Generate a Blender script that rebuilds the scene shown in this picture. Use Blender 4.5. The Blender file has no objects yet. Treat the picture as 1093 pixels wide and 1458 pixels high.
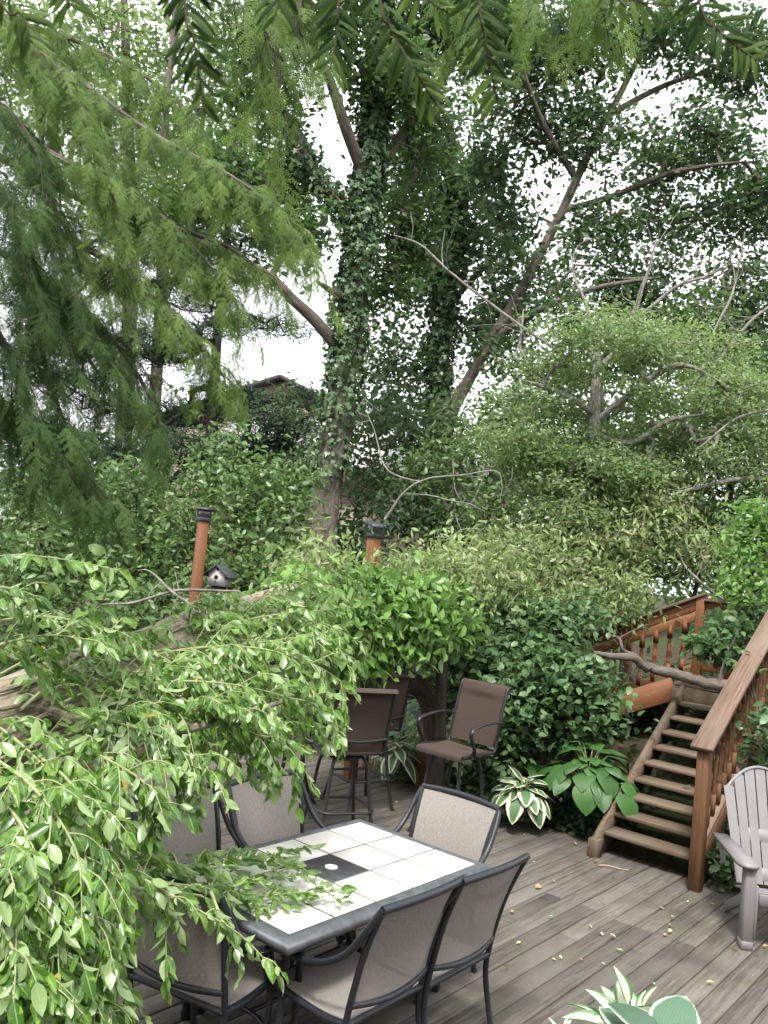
import bpy, math, random
import numpy as np
from mathutils import Vector, Matrix

SC = bpy.context.scene
COL = SC.collection
R = math.radians
rng = np.random.default_rng(7)
random.seed(7)

# ------------------------------------------------------------------ camera
CR = np.array([0.99498659, -0.00617013, 0.09981796])
CU = np.array([-0.10000848, -0.06138672, 0.99309112])
CF = np.array([0.0, 0.998095, 0.061696])
CP = np.array([0.0, 0.0, 2.3907])
cam = bpy.data.cameras.new('camera')
cam.sensor_fit = 'VERTICAL'; cam.sensor_height = 24.0; cam.lens = 24.0 * 1200 / 1458
cam.clip_start = 0.02; cam.clip_end = 800
cam.dof.use_dof = True; cam.dof.focus_distance = 6.0; cam.dof.aperture_fstop = 18.0
camo = bpy.data.objects.new('camera', cam); COL.objects.link(camo)
camo.matrix_world = Matrix(((CR[0], CU[0], -CF[0], CP[0]), (CR[1], CU[1], -CF[1], CP[1]),
                            (CR[2], CU[2], -CF[2], CP[2]), (0, 0, 0, 1)))
SC.camera = camo

# ------------------------------------------------------------------ sky and sun (bright hazy overcast)
SUN_EL, SUN_AZ = R(60), R(-166)          # azimuth from +Y towards +X
w = bpy.data.worlds.new('World'); SC.world = w; w.use_nodes = True
nt = w.node_tree; bg = nt.nodes['Background']
sky = nt.nodes.new('ShaderNodeTexSky'); sky.sky_type = 'NISHITA'; sky.sun_disc = False
sky.sun_elevation = SUN_EL; sky.sun_rotation = SUN_AZ
sky.air_density = 1.0; sky.dust_density = 5.0; sky.ozone_density = 1.0
hs = nt.nodes.new('ShaderNodeHueSaturation'); hs.inputs['Saturation'].default_value = 0.22
ov = nt.nodes.new('ShaderNodeMix'); ov.data_type = 'RGBA'; ov.inputs[0].default_value = .7    # even cloud cover over the clear sky
ov.inputs[7].default_value = (6.6, 6.7, 6.9, 1)
nt.links.new(sky.outputs[0], hs.inputs['Color']); nt.links.new(hs.outputs[0], ov.inputs[6]); nt.links.new(ov.outputs[2], bg.inputs[0])
bg.inputs[1].default_value = 0.09
sl = bpy.data.lights.new('sun', 'SUN'); sl.energy = 1.5; sl.angle = R(10); sl.color = (1, 0.96, 0.9)
so = bpy.data.objects.new('sun', sl); COL.objects.link(so)
sd = Vector((math.cos(SUN_EL) * math.sin(SUN_AZ), math.cos(SUN_EL) * math.cos(SUN_AZ), math.sin(SUN_EL)))
so.rotation_euler = sd.to_track_quat('Z', 'Y').to_euler(); so.location = (0, 0, 30)
SC.view_settings.view_transform = 'Standard'; SC.view_settings.look = 'None'
SC.view_settings.exposure = 2.08; SC.view_settings.gamma = 1.0
SC.cycles.max_bounces = 7; SC.cycles.diffuse_bounces = 4; SC.cycles.glossy_bounces = 2
SC.cycles.transmission_bounces = 4; SC.cycles.transparent_max_bounces = 6
SC.cycles.caustics_reflective = False; SC.cycles.caustics_refractive = False

# ------------------------------------------------------------------ places
def ray(x, y): return CR * (x - 546.5) / 1200 - CU * (y - 729) / 1200 + CF
def at(x, y, Y):
    d = ray(x, y); return CP + d * (Y / d[1])
def onz(x, y, z):
    d = ray(x, y); return CP + d * ((z - CP[2]) / d[2])
A50 = R(50); UX = np.array([math.cos(A50), math.sin(A50), 0]); VX = np.array([-math.sin(A50), math.cos(A50), 0])
def L(u, v, z): return UX * u + VX * v + np.array([0, 0, z])
def uv(P): return float(P @ UX), float(P @ VX)
def sstep(a, b, x): t = np.clip((x - a) / (b - a), 0, 1); return t * t * (3 - 2 * t)
def ground_z(x, y):
    u = x * UX[0] + y * UX[1]; v = x * VX[0] + y * VX[1]
    rise = np.clip((u - 7.75) * 0.5, 0, 1.15) * (1 - sstep(3.4, 7.0, v))
    far = np.hypot(x, y)
    under = -0.42 + 0.36 * np.maximum(np.maximum(sstep(7.62, 7.8, u), sstep(7.7, 8.3, v)), sstep(.2, -.6, v))
    return under + rise + 0.12 * np.sin(x * .35) * np.sin(y * .27) * sstep(9, 16, far) + sstep(30, 70, far) * 1.5

# ------------------------------------------------------------------ mesh helpers
def nrm(a): return a / np.maximum(np.linalg.norm(a, axis=-1, keepdims=True), 1e-9)
def make_mesh(name, v, faces_flat, fsize, mat, rnd=None, tuv=None, smooth=False):
    me = bpy.data.meshes.new(name)
    v = np.asarray(v, np.float32); ff = np.asarray(faces_flat, np.int32).ravel(); fs = np.asarray(fsize, np.int32)
    me.vertices.add(len(v)); me.vertices.foreach_set('co', v.ravel())
    me.loops.add(len(ff)); me.loops.foreach_set('vertex_index', ff)
    me.polygons.add(len(fs)); st = np.zeros(len(fs), np.int32); st[1:] = np.cumsum(fs)[:-1]
    me.polygons.foreach_set('loop_start', st); me.polygons.foreach_set('loop_total', fs)
    if smooth: me.polygons.foreach_set('use_smooth', np.ones(len(fs), bool))
    if rnd is not None:
        a = me.attributes.new('rnd', 'FLOAT', 'POINT'); a.data.foreach_set('value', np.asarray(rnd, np.float32))
    if tuv is not None:
        a = me.attributes.new('tuv', 'FLOAT_VECTOR', 'POINT'); a.data.foreach_set('vector', np.asarray(tuv, np.float32).ravel())
    me.update(calc_edges=True); me.validate()
    if mat: me.materials.append(mat)
    return me
def link(name, me, parent=None, label=None, cat=None, group=None, kind=None):
    o = bpy.data.objects.new(name, me); COL.objects.link(o)
    if parent is not None: o.parent = parent
    return tag(o, label, cat, group, kind)
def tag(o, label=None, cat=None, group=None, kind=None):
    if label: o['label'] = label
    if cat: o['category'] = cat
    if group: o['group'] = group
    if kind: o['kind'] = kind
    return o
def thing(name, label, cat, loc=(0, 0, 0), rz=0.0, group=None, kind=None):
    o = bpy.data.objects.new(name, None); COL.objects.link(o); o.empty_display_size = .1
    o.location = Vector([float(c) for c in loc]); o.rotation_euler = (0, 0, rz)
    return tag(o, label, cat, group, kind)
def copy_tree(o, parent=None):
    c = o.copy(); COL.objects.link(c); c.parent = parent
    for ch in list(o.children): copy_tree(ch, c)
    return c

class MB:
    """collects boxes, tubes and sheets of ONE part"""
    def __init__(s): s.v = []; s.f = []; s.t = []
    def add(s, v, f, t=None):
        n = len(s.v); s.v += [tuple(map(float, p)) for p in v]
        s.t += [tuple(map(float, p)) for p in (t if t is not None else v)]
        s.f += [tuple(i + n for i in q) for q in f]
    def box(s, c, size, rot=None, bev=0.0):
        hx, hy, hz = [a / 2 for a in size]; b = min(bev, hx * .8, hy * .8, hz * .8)
        if b <= 0:
            V = [(x, y, z) for x in (-hx, hx) for y in (-hy, hy) for z in (-hz, hz)]
            F = [(0, 1, 3, 2), (4, 6, 7, 5), (0, 4, 5, 1), (2, 3, 7, 6), (0, 2, 6, 4), (1, 5, 7, 3)]
        else:                                    # chamfered box: three vertices per corner
            V = []; idx = {}
            for i in (-1, 1):
                for j in (-1, 1):
                    for k in (-1, 1):
                        for a in range(3):
                            p = [i * (hx - b), j * (hy - b), k * (hz - b)]
                            p[a] = (i * hx, j * hy, k * hz)[a]
                            idx[i, j, k, a] = len(V); V.append(p)
            F = []
            for a in range(3):
                o1, o2 = (a + 1) % 3, (a + 2) % 3
                for sg in (-1, 1):
                    q = []
                    for (m, n) in ((-1, -1), (1, -1), (1, 1), (-1, 1)):
                        k = [0, 0, 0]; k[a] = sg; k[o1] = m; k[o2] = n; q.append(idx[k[0], k[1], k[2], a])
                    F.append(tuple(q if sg > 0 else q[::-1]))
                # edge chamfers along axis a
                for m in (-1, 1):
                    for n in (-1, 1):
                        q = []
                        for sg, ax in ((-1, o1), (1, o1), (1, o2), (-1, o2)):
                            k = [0, 0, 0]; k[a] = sg; k[o1] = m; k[o2] = n; q.append(idx[k[0], k[1], k[2], ax])
                        F.append(tuple(q if m * n < 0 else q[::-1]))
            for i in (-1, 1):
                for j in (-1, 1):
                    for k in (-1, 1):
                        q = [idx[i, j, k, a] for a in range(3)]; F.append(tuple(q if i * j * k > 0 else q[::-1]))
        V = np.array(V, float); la = int(np.argmax(size)); T = V[:, [(la + 1) % 3, (la + 2) % 3, la]] + (np.array(c) * 3.7) % 5
        M = np.array(rot.to_3x3()) if rot is not None else np.eye(3)
        s.add(V @ M.T + np.array(c, float), F, T)
    def beam(s, p0, p1, wd, ht, up=(0, 0, 1), bev=0.003):
        """box of section wd x ht from p0 to p1"""
        p0 = np.array(p0, float); p1 = np.array(p1, float); d = p1 - p0; ln = np.linalg.norm(d); x = d / ln
        z = np.array(up, float); z = z - x * (z @ x); z /= np.linalg.norm(z); y = np.cross(z, x)
        s.box((p0 + p1) / 2, (ln, wd, ht), Matrix((x, y, z)).transposed(), bev)
    def tube(s, pts, rad, n=8, sm=0, cap=True, sq=None, up=None):
        P = np.array(pts, float)
        rad = np.full(len(P), rad, float) if np.isscalar(rad) else np.array(rad, float)
        if sm:
            P, rad = spline(P, rad, sm)
        T = nrm(np.gradient(P, axis=0)); ref = np.array(up if up is not None else ((0, 0, 1) if abs(T[0][2]) < .9 else (1, 0, 0)), float)
        V = []; tu = []; along = np.r_[0, np.cumsum(np.linalg.norm(np.diff(P, axis=0), axis=1))]
        for i, p in enumerate(P):
            t = T[i]; a = ref - t * (ref @ t); a /= np.linalg.norm(a); b = np.cross(t, a); ref = a
            for k in range(n):
                an = 2 * math.pi * k / n; ca, sa = math.cos(an), math.sin(an)
                wx, wy = (1, 1) if sq is None else sq
                V.append(p + rad[i] * (ca * a * wx + sa * b * wy)); tu.append((ca * rad[i], sa * rad[i], along[i]))
        F = []
        for i in range(len(P) - 1):
            for k in range(n):
                F.append((i * n + k, i * n + (k + 1) % n, (i + 1) * n + (k + 1) % n, (i + 1) * n + k))
        if cap:
            F.append(tuple(range(n))[::-1]); F.append(tuple((len(P) - 1) * n + k for k in range(n)))
        s.add(V, F, tu)
    def lathe(s, base, prof, n=10, axis=(0, 0, 1)):
        s.tube([np.array(base, float) + np.array(axis, float) * z for z, r in prof], [r for z, r in prof], n)
    def sheet(s, grid, th=0.0):
        """grid [i][j] of points; th gives it thickness"""
        G = np.array(grid, float); a, b = G.shape[:2]
        V = G.reshape(-1, 3); F = [(i * b + j, (i + 1) * b + j, (i + 1) * b + j + 1, i * b + j + 1) for i in range(a - 1) for j in range(b - 1)]
        if th:
            gu = np.gradient(G, axis=0); gv = np.gradient(G, axis=1); N = nrm(np.cross(gu, gv)).reshape(-1, 3)
            n = len(V); V = np.r_[V, V - N * th]
            F2 = [tuple(q + n for q in f[::-1]) for f in F]
            rim = [i * b for i in range(a)] + [(a - 1) * b + j for j in range(1, b)] + [i * b + b - 1 for i in range(a - 2, -1, -1)] + [j for j in range(b - 2, 0, -1)]
            F3 = [(rim[(k + 1) % len(rim)], rim[k], rim[k] + n, rim[(k + 1) % len(rim)] + n) for k in range(len(rim))]
            F = F + F2 + F3
        s.add(V, F)
    def prism(s, poly, h, rot=None, off=(0, 0, 0)):
        """poly in xy extruded in z by h"""
        n = len(poly); V = np.array([(x, y, 0) for x, y in poly] + [(x, y, h) for x, y in poly], float)
        F = [tuple(range(n))[::-1], tuple(range(n, 2 * n))] + [(i, (i + 1) % n, n + (i + 1) % n, n + i) for i in range(n)]
        M = np.array(rot.to_3x3()) if rot is not None else np.eye(3)
        s.add(V @ M.T + np.array(off, float), F, V[:, [1, 2, 0]])
    def build(s, name, mat, parent=None, smooth=False, world=False, **kw):
        V = np.array(s.v)
        if world and parent is not None:
            p = parent
            while p.parent: p = p.parent
            V = V - np.array(p.location)
        me = make_mesh(name, V, [i for f in s.f for i in f], [len(f) for f in s.f], mat, tuv=s.t)
        if smooth: 
            me.polygons.foreach_set('use_smooth', np.ones(len(me.polygons), bool))
            try: me.set_sharp_from_angle(angle=R(50))
            except Exception: pass
        return link(name, me, parent, **kw)

def spline(P, rad, sub):
    P = np.asarray(P, float); n = len(P); out = []; ro = []
    for i in range(n - 1):
        p0 = P[max(i - 1, 0)]; p1 = P[i]; p2 = P[i + 1]; p3 = P[min(i + 2, n - 1)]
        for k in range(sub):
            t = k / sub; t2, t3 = t * t, t * t * t
            out.append(.5 * ((2 * p1) + (-p0 + p2) * t + (2 * p0 - 5 * p1 + 4 * p2 - p3) * t2 + (-p0 + 3 * p1 - 3 * p2 + p3) * t3))
            ro.append(rad[i] * (1 - t) + rad[i + 1] * t)
    out.append(P[-1]); ro.append(rad[-1])
    return np.array(out), np.array(ro)

def stamp(name, tv, tf, O, X, Z, S, rnd, mat, parent=None, tuv=None, smooth=False, **kw):
    """place a small leaf mesh at many frames, as one joined mesh"""
    O = np.asarray(O, float); X = nrm(np.asarray(X, float)); Z = np.asarray(Z, float)
    Z = nrm(Z - X * np.sum(X * Z, 1, keepdims=True)); Y = np.cross(Z, X)
    S = np.asarray(S, float); S = S[:, None] * np.ones(3) if S.ndim == 1 else S
    tv = np.asarray(tv, float); K, N = len(O), len(tv)
    V = O[:, None] + (S[:, 0, None] * tv[:, 0])[..., None] * X[:, None] + (S[:, 1, None] * tv[:, 1])[..., None] * Y[:, None] + (S[:, 2, None] * tv[:, 2])[..., None] * Z[:, None]
    tf = np.asarray(tf, int); F = (tf[None] + (np.arange(K) * N)[:, None, None]).reshape(-1)
    V = V.reshape(-1, 3)
    if parent is not None:
        p = parent
        while p.parent: p = p.parent
        V = V - np.array(p.location)
    me = make_mesh(name, V, F, np.full(K * len(tf), tf.shape[1]), mat, rnd=np.repeat(rnd, N),
                   tuv=None if tuv is None else np.tile(tuv, (K, 1)), smooth=smooth)
    return link(name, me, parent, **kw)

LEAF2_V = [(0, 0, 0), (.45, -.27, .07), (1, 0, -.06), (.45, .27, .07)]; LEAF2_F = [(0, 1, 2), (0, 2, 3)]
LEAF8_V = [(0, 0, 0), (.3, 0, .0), (.68, 0, -.02), (1, 0, -.14), (.26, -.2, .06), (.66, -.19, .02), (.26, .2, .06), (.66, .19, .02)]
LEAF8_F = [(0, 4, 1), (0, 1, 6), (1, 4, 5), (1, 5, 2), (1, 2, 7), (1, 7, 6), (2, 5, 3), (2, 3, 7)]
IVY_V = [(0, 0, 0), (.05, -.42, .03), (.38, -.26, .05), (.5, -.5, -.02), (.62, -.2, .04), (1, 0, -.08), (.62, .2, .04), (.5, .5, -.02), (.38, .26, .05), (.05, .42, .03), (.4, 0, .0)]
IVY_F = [(10, 0, 1), (10, 1, 2), (10, 2, 3), (10, 3, 4), (10, 4, 5), (10, 5, 6), (10, 6, 7), (10, 7, 8), (10, 8, 9), (10, 9, 0)]
def leaf_near(nl=5, wid=.46, droop=.2, fold=.1, heart=False):
    """long leaf with a midrib: returns verts, faces, (s, |t|) map"""
    V = []; T = []; F = []; cols = [-1, -.5, 0, .5, 1]
    for i in range(nl + 1):
        s_ = i / nl
        hw = wid / 2 * (math.sin(math.pi * min(1, s_ * .98 + .02) ** (.62 if heart else .85))) ** .75
        if i == 0: hw = wid * (.12 if heart else .02)
        for c in cols:
            x = s_ - (.1 * abs(c) * (1 - s_) ** 3 if heart else 0)
            V.append((x, c * hw, -droop * s_ * s_ + fold * abs(c) * hw * 2.2 - (.25 * hw * c * c if heart else 0)))
            T.append((s_, abs(c), c))
    for i in range(nl):
        for j in range(4):
            a = i * 5 + j; F.append((a, a + 5, a + 6, a + 1))
    return np.array(V), np.array(F), np.array(T)

# ------------------------------------------------------------------ materials
def new_mat(name):
    m = bpy.data.materials.new(name); m.use_nodes = True
    return m, m.node_tree, m.node_tree.nodes['Principled BSDF']
def node(nt, typ, **kw):
    n = nt.nodes.new(typ)
    for k, v in kw.items():
        if k.startswith('i_'):
            key = k[2:]; n.inputs[int(key) if key.isdigit() else key].default_value = v
        else: setattr(n, k, v)
    return n
def mixc(nt, fac, a, b, mode='MIX'):
    n = nt.nodes.new('ShaderNodeMix'); n.data_type = 'RGBA'; n.blend_type = mode
    for s, val in ((0, fac), (6, a), (7, b)):
        if hasattr(val, 'is_linked'): nt.links.new(val, n.inputs[s])
        else: n.inputs[s].default_value = val if s == 0 else (*val, 1)
    return n.outputs[2]
def ramp(nt, src, p0, p1):
    n = nt.nodes.new('ShaderNodeMapRange'); n.inputs[1].default_value = p0; n.inputs[2].default_value = p1
    nt.links.new(src, n.inputs[0]); return n.outputs[0]
def leaf_mat(name, dark, light, under=None, trans=.32, rough=.45, spec=.4, odd=None, veins=False):
    m, nt, b = new_mat(name)
    a = node(nt, 'ShaderNodeAttribute', attribute_name='rnd')
    col = mixc(nt, a.outputs['Fac'], dark, light)
    if odd:
        c2 = node(nt, 'ShaderNodeMath', operation='GREATER_THAN', i_1=.994); nt.links.new(a.outputs['Fac'], c2.inputs[0])
        col = mixc(nt, c2.outputs[0], col, odd)
    if veins:
        ta = node(nt, 'ShaderNodeAttribute', attribute_name='tuv'); sx = node(nt, 'ShaderNodeSeparateXYZ'); nt.links.new(ta.outputs['Vector'], sx.inputs[0])
        mid = ramp(nt, sx.outputs[1], .14, .0); col = mixc(nt, mid, col, tuple(x * .5 + .2 for x in light))
        gp = node(nt, 'ShaderNodeNewGeometry'); nz = node(nt, 'ShaderNodeTexNoise', i_Scale=45.0, i_Detail=3.0); nt.links.new(gp.outputs['Position'], nz.inputs['Vector'])
        col = mixc(nt, ramp(nt, nz.outputs['Fac'], .6, .75), col, tuple(x * .55 + .02 for x in dark)); col = mixc(nt, ramp(nt, nz.outputs['Fac'], .42, .3), col, tuple(x * 1.25 for x in light))
    if under:
        g = node(nt, 'ShaderNodeNewGeometry'); u = mixc(nt, .75, col, under); col = mixc(nt, g.outputs['Backfacing'], col, u)
    nt.links.new(col, b.inputs['Base Color']); b.inputs['Roughness'].default_value = rough
    b.inputs['Specular IOR Level'].default_value = spec
    t = node(nt, 'ShaderNodeBsdfTranslucent'); tc = mixc(nt, .6, col, (.55, .65, .18), 'MULTIPLY')
    br = node(nt, 'ShaderNodeHueSaturation', i_Value=2.2, i_Saturation=.95); nt.links.new(tc, br.inputs['Color'])
    nt.links.new(br.outputs[0], t.inputs['Color'])
    mx = node(nt, 'ShaderNodeMixShader'); mx.inputs[0].default_value = trans
    nt.links.new(b.outputs[0], mx.inputs[1]); nt.links.new(t.outputs[0], mx.inputs[2])
    nt.links.new(mx.outputs[0], nt.nodes['Material Output'].inputs[0])
    return m
def tuv_noise(nt, scale, detail=4, vec=None, obj_rnd=True, rough=.6):
    a = node(nt, 'ShaderNodeAttribute', attribute_name='tuv')
    mp = node(nt, 'ShaderNodeVectorMath', operation='MULTIPLY'); mp.inputs[1].default_value = scale
    nt.links.new(a.outputs['Vector'], mp.inputs[0]); v = mp.outputs[0]
    if obj_rnd:
        oi = node(nt, 'ShaderNodeObjectInfo'); ad = node(nt, 'ShaderNodeVectorMath', operation='ADD')
        sc = node(nt, 'ShaderNodeVectorMath', operation='SCALE', i_Scale=37.0); cb = node(nt, 'ShaderNodeCombineXYZ')
        for k in range(3): nt.links.new(oi.outputs['Random'], cb.inputs[k])
        nt.links.new(cb.outputs[0], sc.inputs[0]); nt.links.new(v, ad.inputs[0]); nt.links.new(sc.outputs[0], ad.inputs[1]); v = ad.outputs[0]
    n = node(nt, 'ShaderNodeTexNoise', i_Scale=1.0, i_Detail=detail, i_Roughness=rough); nt.links.new(v, n.inputs['Vector'])
    return n.outputs['Fac']
def bump(nt, b, src, strength, dist=.01):
    n = node(nt, 'ShaderNodeBump', i_Strength=strength, i_Distance=dist); nt.links.new(src, n.inputs['Height']); nt.links.new(n.outputs[0], b.inputs['Normal'])
def wood_mat(name, c1, c2, moss=None, grey=None, rough=.75, var=.25, stains=None):
    m, nt, b = new_mat(name)
    g = tuv_noise(nt, (60, 60, 2.2), 5); col = mixc(nt, ramp(nt, g, .36, .66), c1, c2)
    kn = tuv_noise(nt, (16, 16, 7), 2); col = mixc(nt, ramp(nt, kn, .68, .76), col, tuple(x * .45 for x in c1))
    big = tuv_noise(nt, (3, 3, 1.3), 3)
    if grey: col = mixc(nt, ramp(nt, big, .42, .7), col, grey)
    if moss:
        mo = tuv_noise(nt, (5, 5, 2.6), 4); col = mixc(nt, ramp(nt, mo, .52, .82), col, moss)
    if stains:
        gp = node(nt, 'ShaderNodeNewGeometry')
        for sc_, c_, a_, b_ in ((1.1, stains[0], .5, .72), (2.3, stains[1], .55, .8), (14.0, stains[2], .62, .8)):
            nz = node(nt, 'ShaderNodeTexNoise', i_Scale=sc_, i_Detail=6.0, i_Roughness=.65); nt.links.new(gp.outputs['Position'], nz.inputs['Vector']); col = mixc(nt, ramp(nt, nz.outputs['Fac'], a_, b_), col, c_)
    oi = node(nt, 'ShaderNodeObjectInfo'); hv = node(nt, 'ShaderNodeHueSaturation'); vr = node(nt, 'ShaderNodeMapRange', i_3=1 - var, i_4=1 + var)
    nt.links.new(oi.outputs['Random'], vr.inputs[0]); nt.links.new(vr.outputs[0], hv.inputs['Value']); nt.links.new(col, hv.inputs['Color'])
    nt.links.new(hv.outputs[0], b.inputs['Base Color']); b.inputs['Roughness'].default_value = rough
    b.inputs['Specular IOR Level'].default_value = .3; bump(nt, b, g, .35, .004)
    return m
def bark_mat(name, c1, c2, sc=(26, 26, 5), st=.8, moss=None):
    m, nt, b = new_mat(name)
    g = tuv_noise(nt, sc, 6, rough=.65); col = mixc(nt, ramp(nt, g, .3, .7), c1, c2)
    if moss:
        mo = tuv_noise(nt, (3, 3, 2), 4); col = mixc(nt, ramp(nt, mo, .5, .75), col, moss)
    nt.links.new(col, b.inputs['Base Color']); b.inputs['Roughness'].default_value = .9; b.inputs['Specular IOR Level'].default_value = .2
    bump(nt, b, g, st, .02); return m
def plain(name, c, rough=.5, spec=.5, metal=0.0, nz=0.0, scale=30, bmp=0.0):
    m, nt, b = new_mat(name); b.inputs['Roughness'].default_value = rough
    b.inputs['Specular IOR Level'].default_value = spec; b.inputs['Metallic'].default_value = metal
    g = tuv_noise(nt, (scale, scale, scale), 4)
    col = mixc(nt, ramp(nt, g, .3, .7), tuple(x * (1 - nz) for x in c), tuple(min(1, x * (1 + nz)) for x in c))
    nt.links.new(col, b.inputs['Base Color'])
    if bmp: bump(nt, b, g, bmp, .004)
    return m
def sling_mat(name, c, dark, thin=.12):
    m, nt, b = new_mat(name)
    tc = node(nt, 'ShaderNodeTexCoord')
    sp = node(nt, 'ShaderNodeSeparateXYZ'); nt.links.new(tc.outputs['Object'], sp.inputs[0])
    ad = node(nt, 'ShaderNodeMath', operation='ADD'); nt.links.new(sp.outputs[1], ad.inputs[0]); nt.links.new(sp.outputs[2], ad.inputs[1])
    cb = node(nt, 'ShaderNodeCombineXYZ'); nt.links.new(sp.outputs[0], cb.inputs[0]); nt.links.new(ad.outputs[0], cb.inputs[2])
    fs = []
    for v_ in ((50, 1, 700), (700, 1, 50)):                # weft and warp threads
        vm = node(nt, 'ShaderNodeVectorMath', operation='MULTIPLY'); vm.inputs[1].default_value = v_; nt.links.new(cb.outputs[0], vm.inputs[0])
        tn = node(nt, 'ShaderNodeTexNoise', i_Scale=1.0, i_Detail=2.0); nt.links.new(vm.outputs[0], tn.inputs['Vector']); fs.append(tn.outputs['Fac'])
    mm = node(nt, 'ShaderNodeMath', operation='ADD'); nt.links.new(fs[0], mm.inputs[0]); nt.links.new(fs[1], mm.inputs[1])
    n2 = node(nt, 'ShaderNodeTexNoise', i_Scale=7.0, i_Detail=5.0); nt.links.new(tc.outputs['Object'], n2.inputs['Vector'])
    col = mixc(nt, ramp(nt, mm.outputs[0], .6, 1.25), dark, c); col = mixc(nt, ramp(nt, n2.outputs['Fac'], .45, .85), col, tuple(x * .75 for x in c))
    nt.links.new(col, b.inputs['Base Color']); b.inputs['Roughness'].default_value = .8; b.inputs['Specular IOR Level'].default_value = .2
    tr = node(nt, 'ShaderNodeBsdfTransparent'); mx = node(nt, 'ShaderNodeMixShader'); mx.inputs[0].default_value = thin
    nt.links.new(b.outputs[0], mx.inputs[1]); nt.links.new(tr.outputs[0], mx.inputs[2]); nt.links.new(mx.outputs[0], nt.nodes['Material Output'].inputs[0])
    return m
def hosta_mat(name, body, edge, e0, e1, inner=False):
    m, nt, b = new_mat(name)
    a = node(nt, 'ShaderNodeAttribute', attribute_name='tuv'); sp = node(nt, 'ShaderNodeSeparateXYZ'); nt.links.new(a.outputs['Vector'], sp.inputs[0])
    nz = node(nt, 'ShaderNodeTexNoise', i_Scale=9.0, i_Detail=3.0); nt.links.new(a.outputs['Vector'], nz.inputs['Vector'])
    ad = node(nt, 'ShaderNodeMath', operation='MULTIPLY_ADD', i_1=.3); nt.links.new(nz.outputs['Fac'], ad.inputs[0]); nt.links.new(sp.outputs[1], ad.inputs[2])
    st = node(nt, 'ShaderNodeMath', operation='MAXIMUM'); tip = ramp(nt, sp.outputs[0], .86, 1.05)
    nt.links.new(ramp(nt, ad.outputs[0], e0 + .15, e1 + .15), st.inputs[0]); nt.links.new(tip, st.inputs[1])
    col = mixc(nt, st.outputs[0], body, edge)
    oi = node(nt, 'ShaderNodeObjectInfo'); vr = node(nt, 'ShaderNodeMapRange', i_3=.75, i_4=1.2); hv = node(nt, 'ShaderNodeHueSaturation')
    nt.links.new(oi.outputs['Random'], vr.inputs[0]); nt.links.new(vr.outputs[0], hv.inputs['Value']); nt.links.new(col, hv.inputs['Color'])
    nt.links.new(hv.outputs[0], b.inputs['Base Color']); b.inputs['Roughness'].default_value = .42
    wv = node(nt, 'ShaderNodeTexWave', i_Scale=2.6, bands_direction='Z'); nt.links.new(a.outputs['Vector'], wv.inputs['Vector'])
    bump(nt, b, wv.outputs['Fac'], .35, .006)
    t = node(nt, 'ShaderNodeBsdfTranslucent'); nt.links.new(hv.outputs[0], t.inputs['Color'])
    mx = node(nt, 'ShaderNodeMixShader'); mx.inputs[0].default_value = .2
    nt.links.new(b.outputs[0], mx.inputs[1]); nt.links.new(t.outputs[0], mx.inputs[2]); nt.links.new(mx.outputs[0], nt.nodes['Material Output'].inputs[0])
    return m

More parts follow.
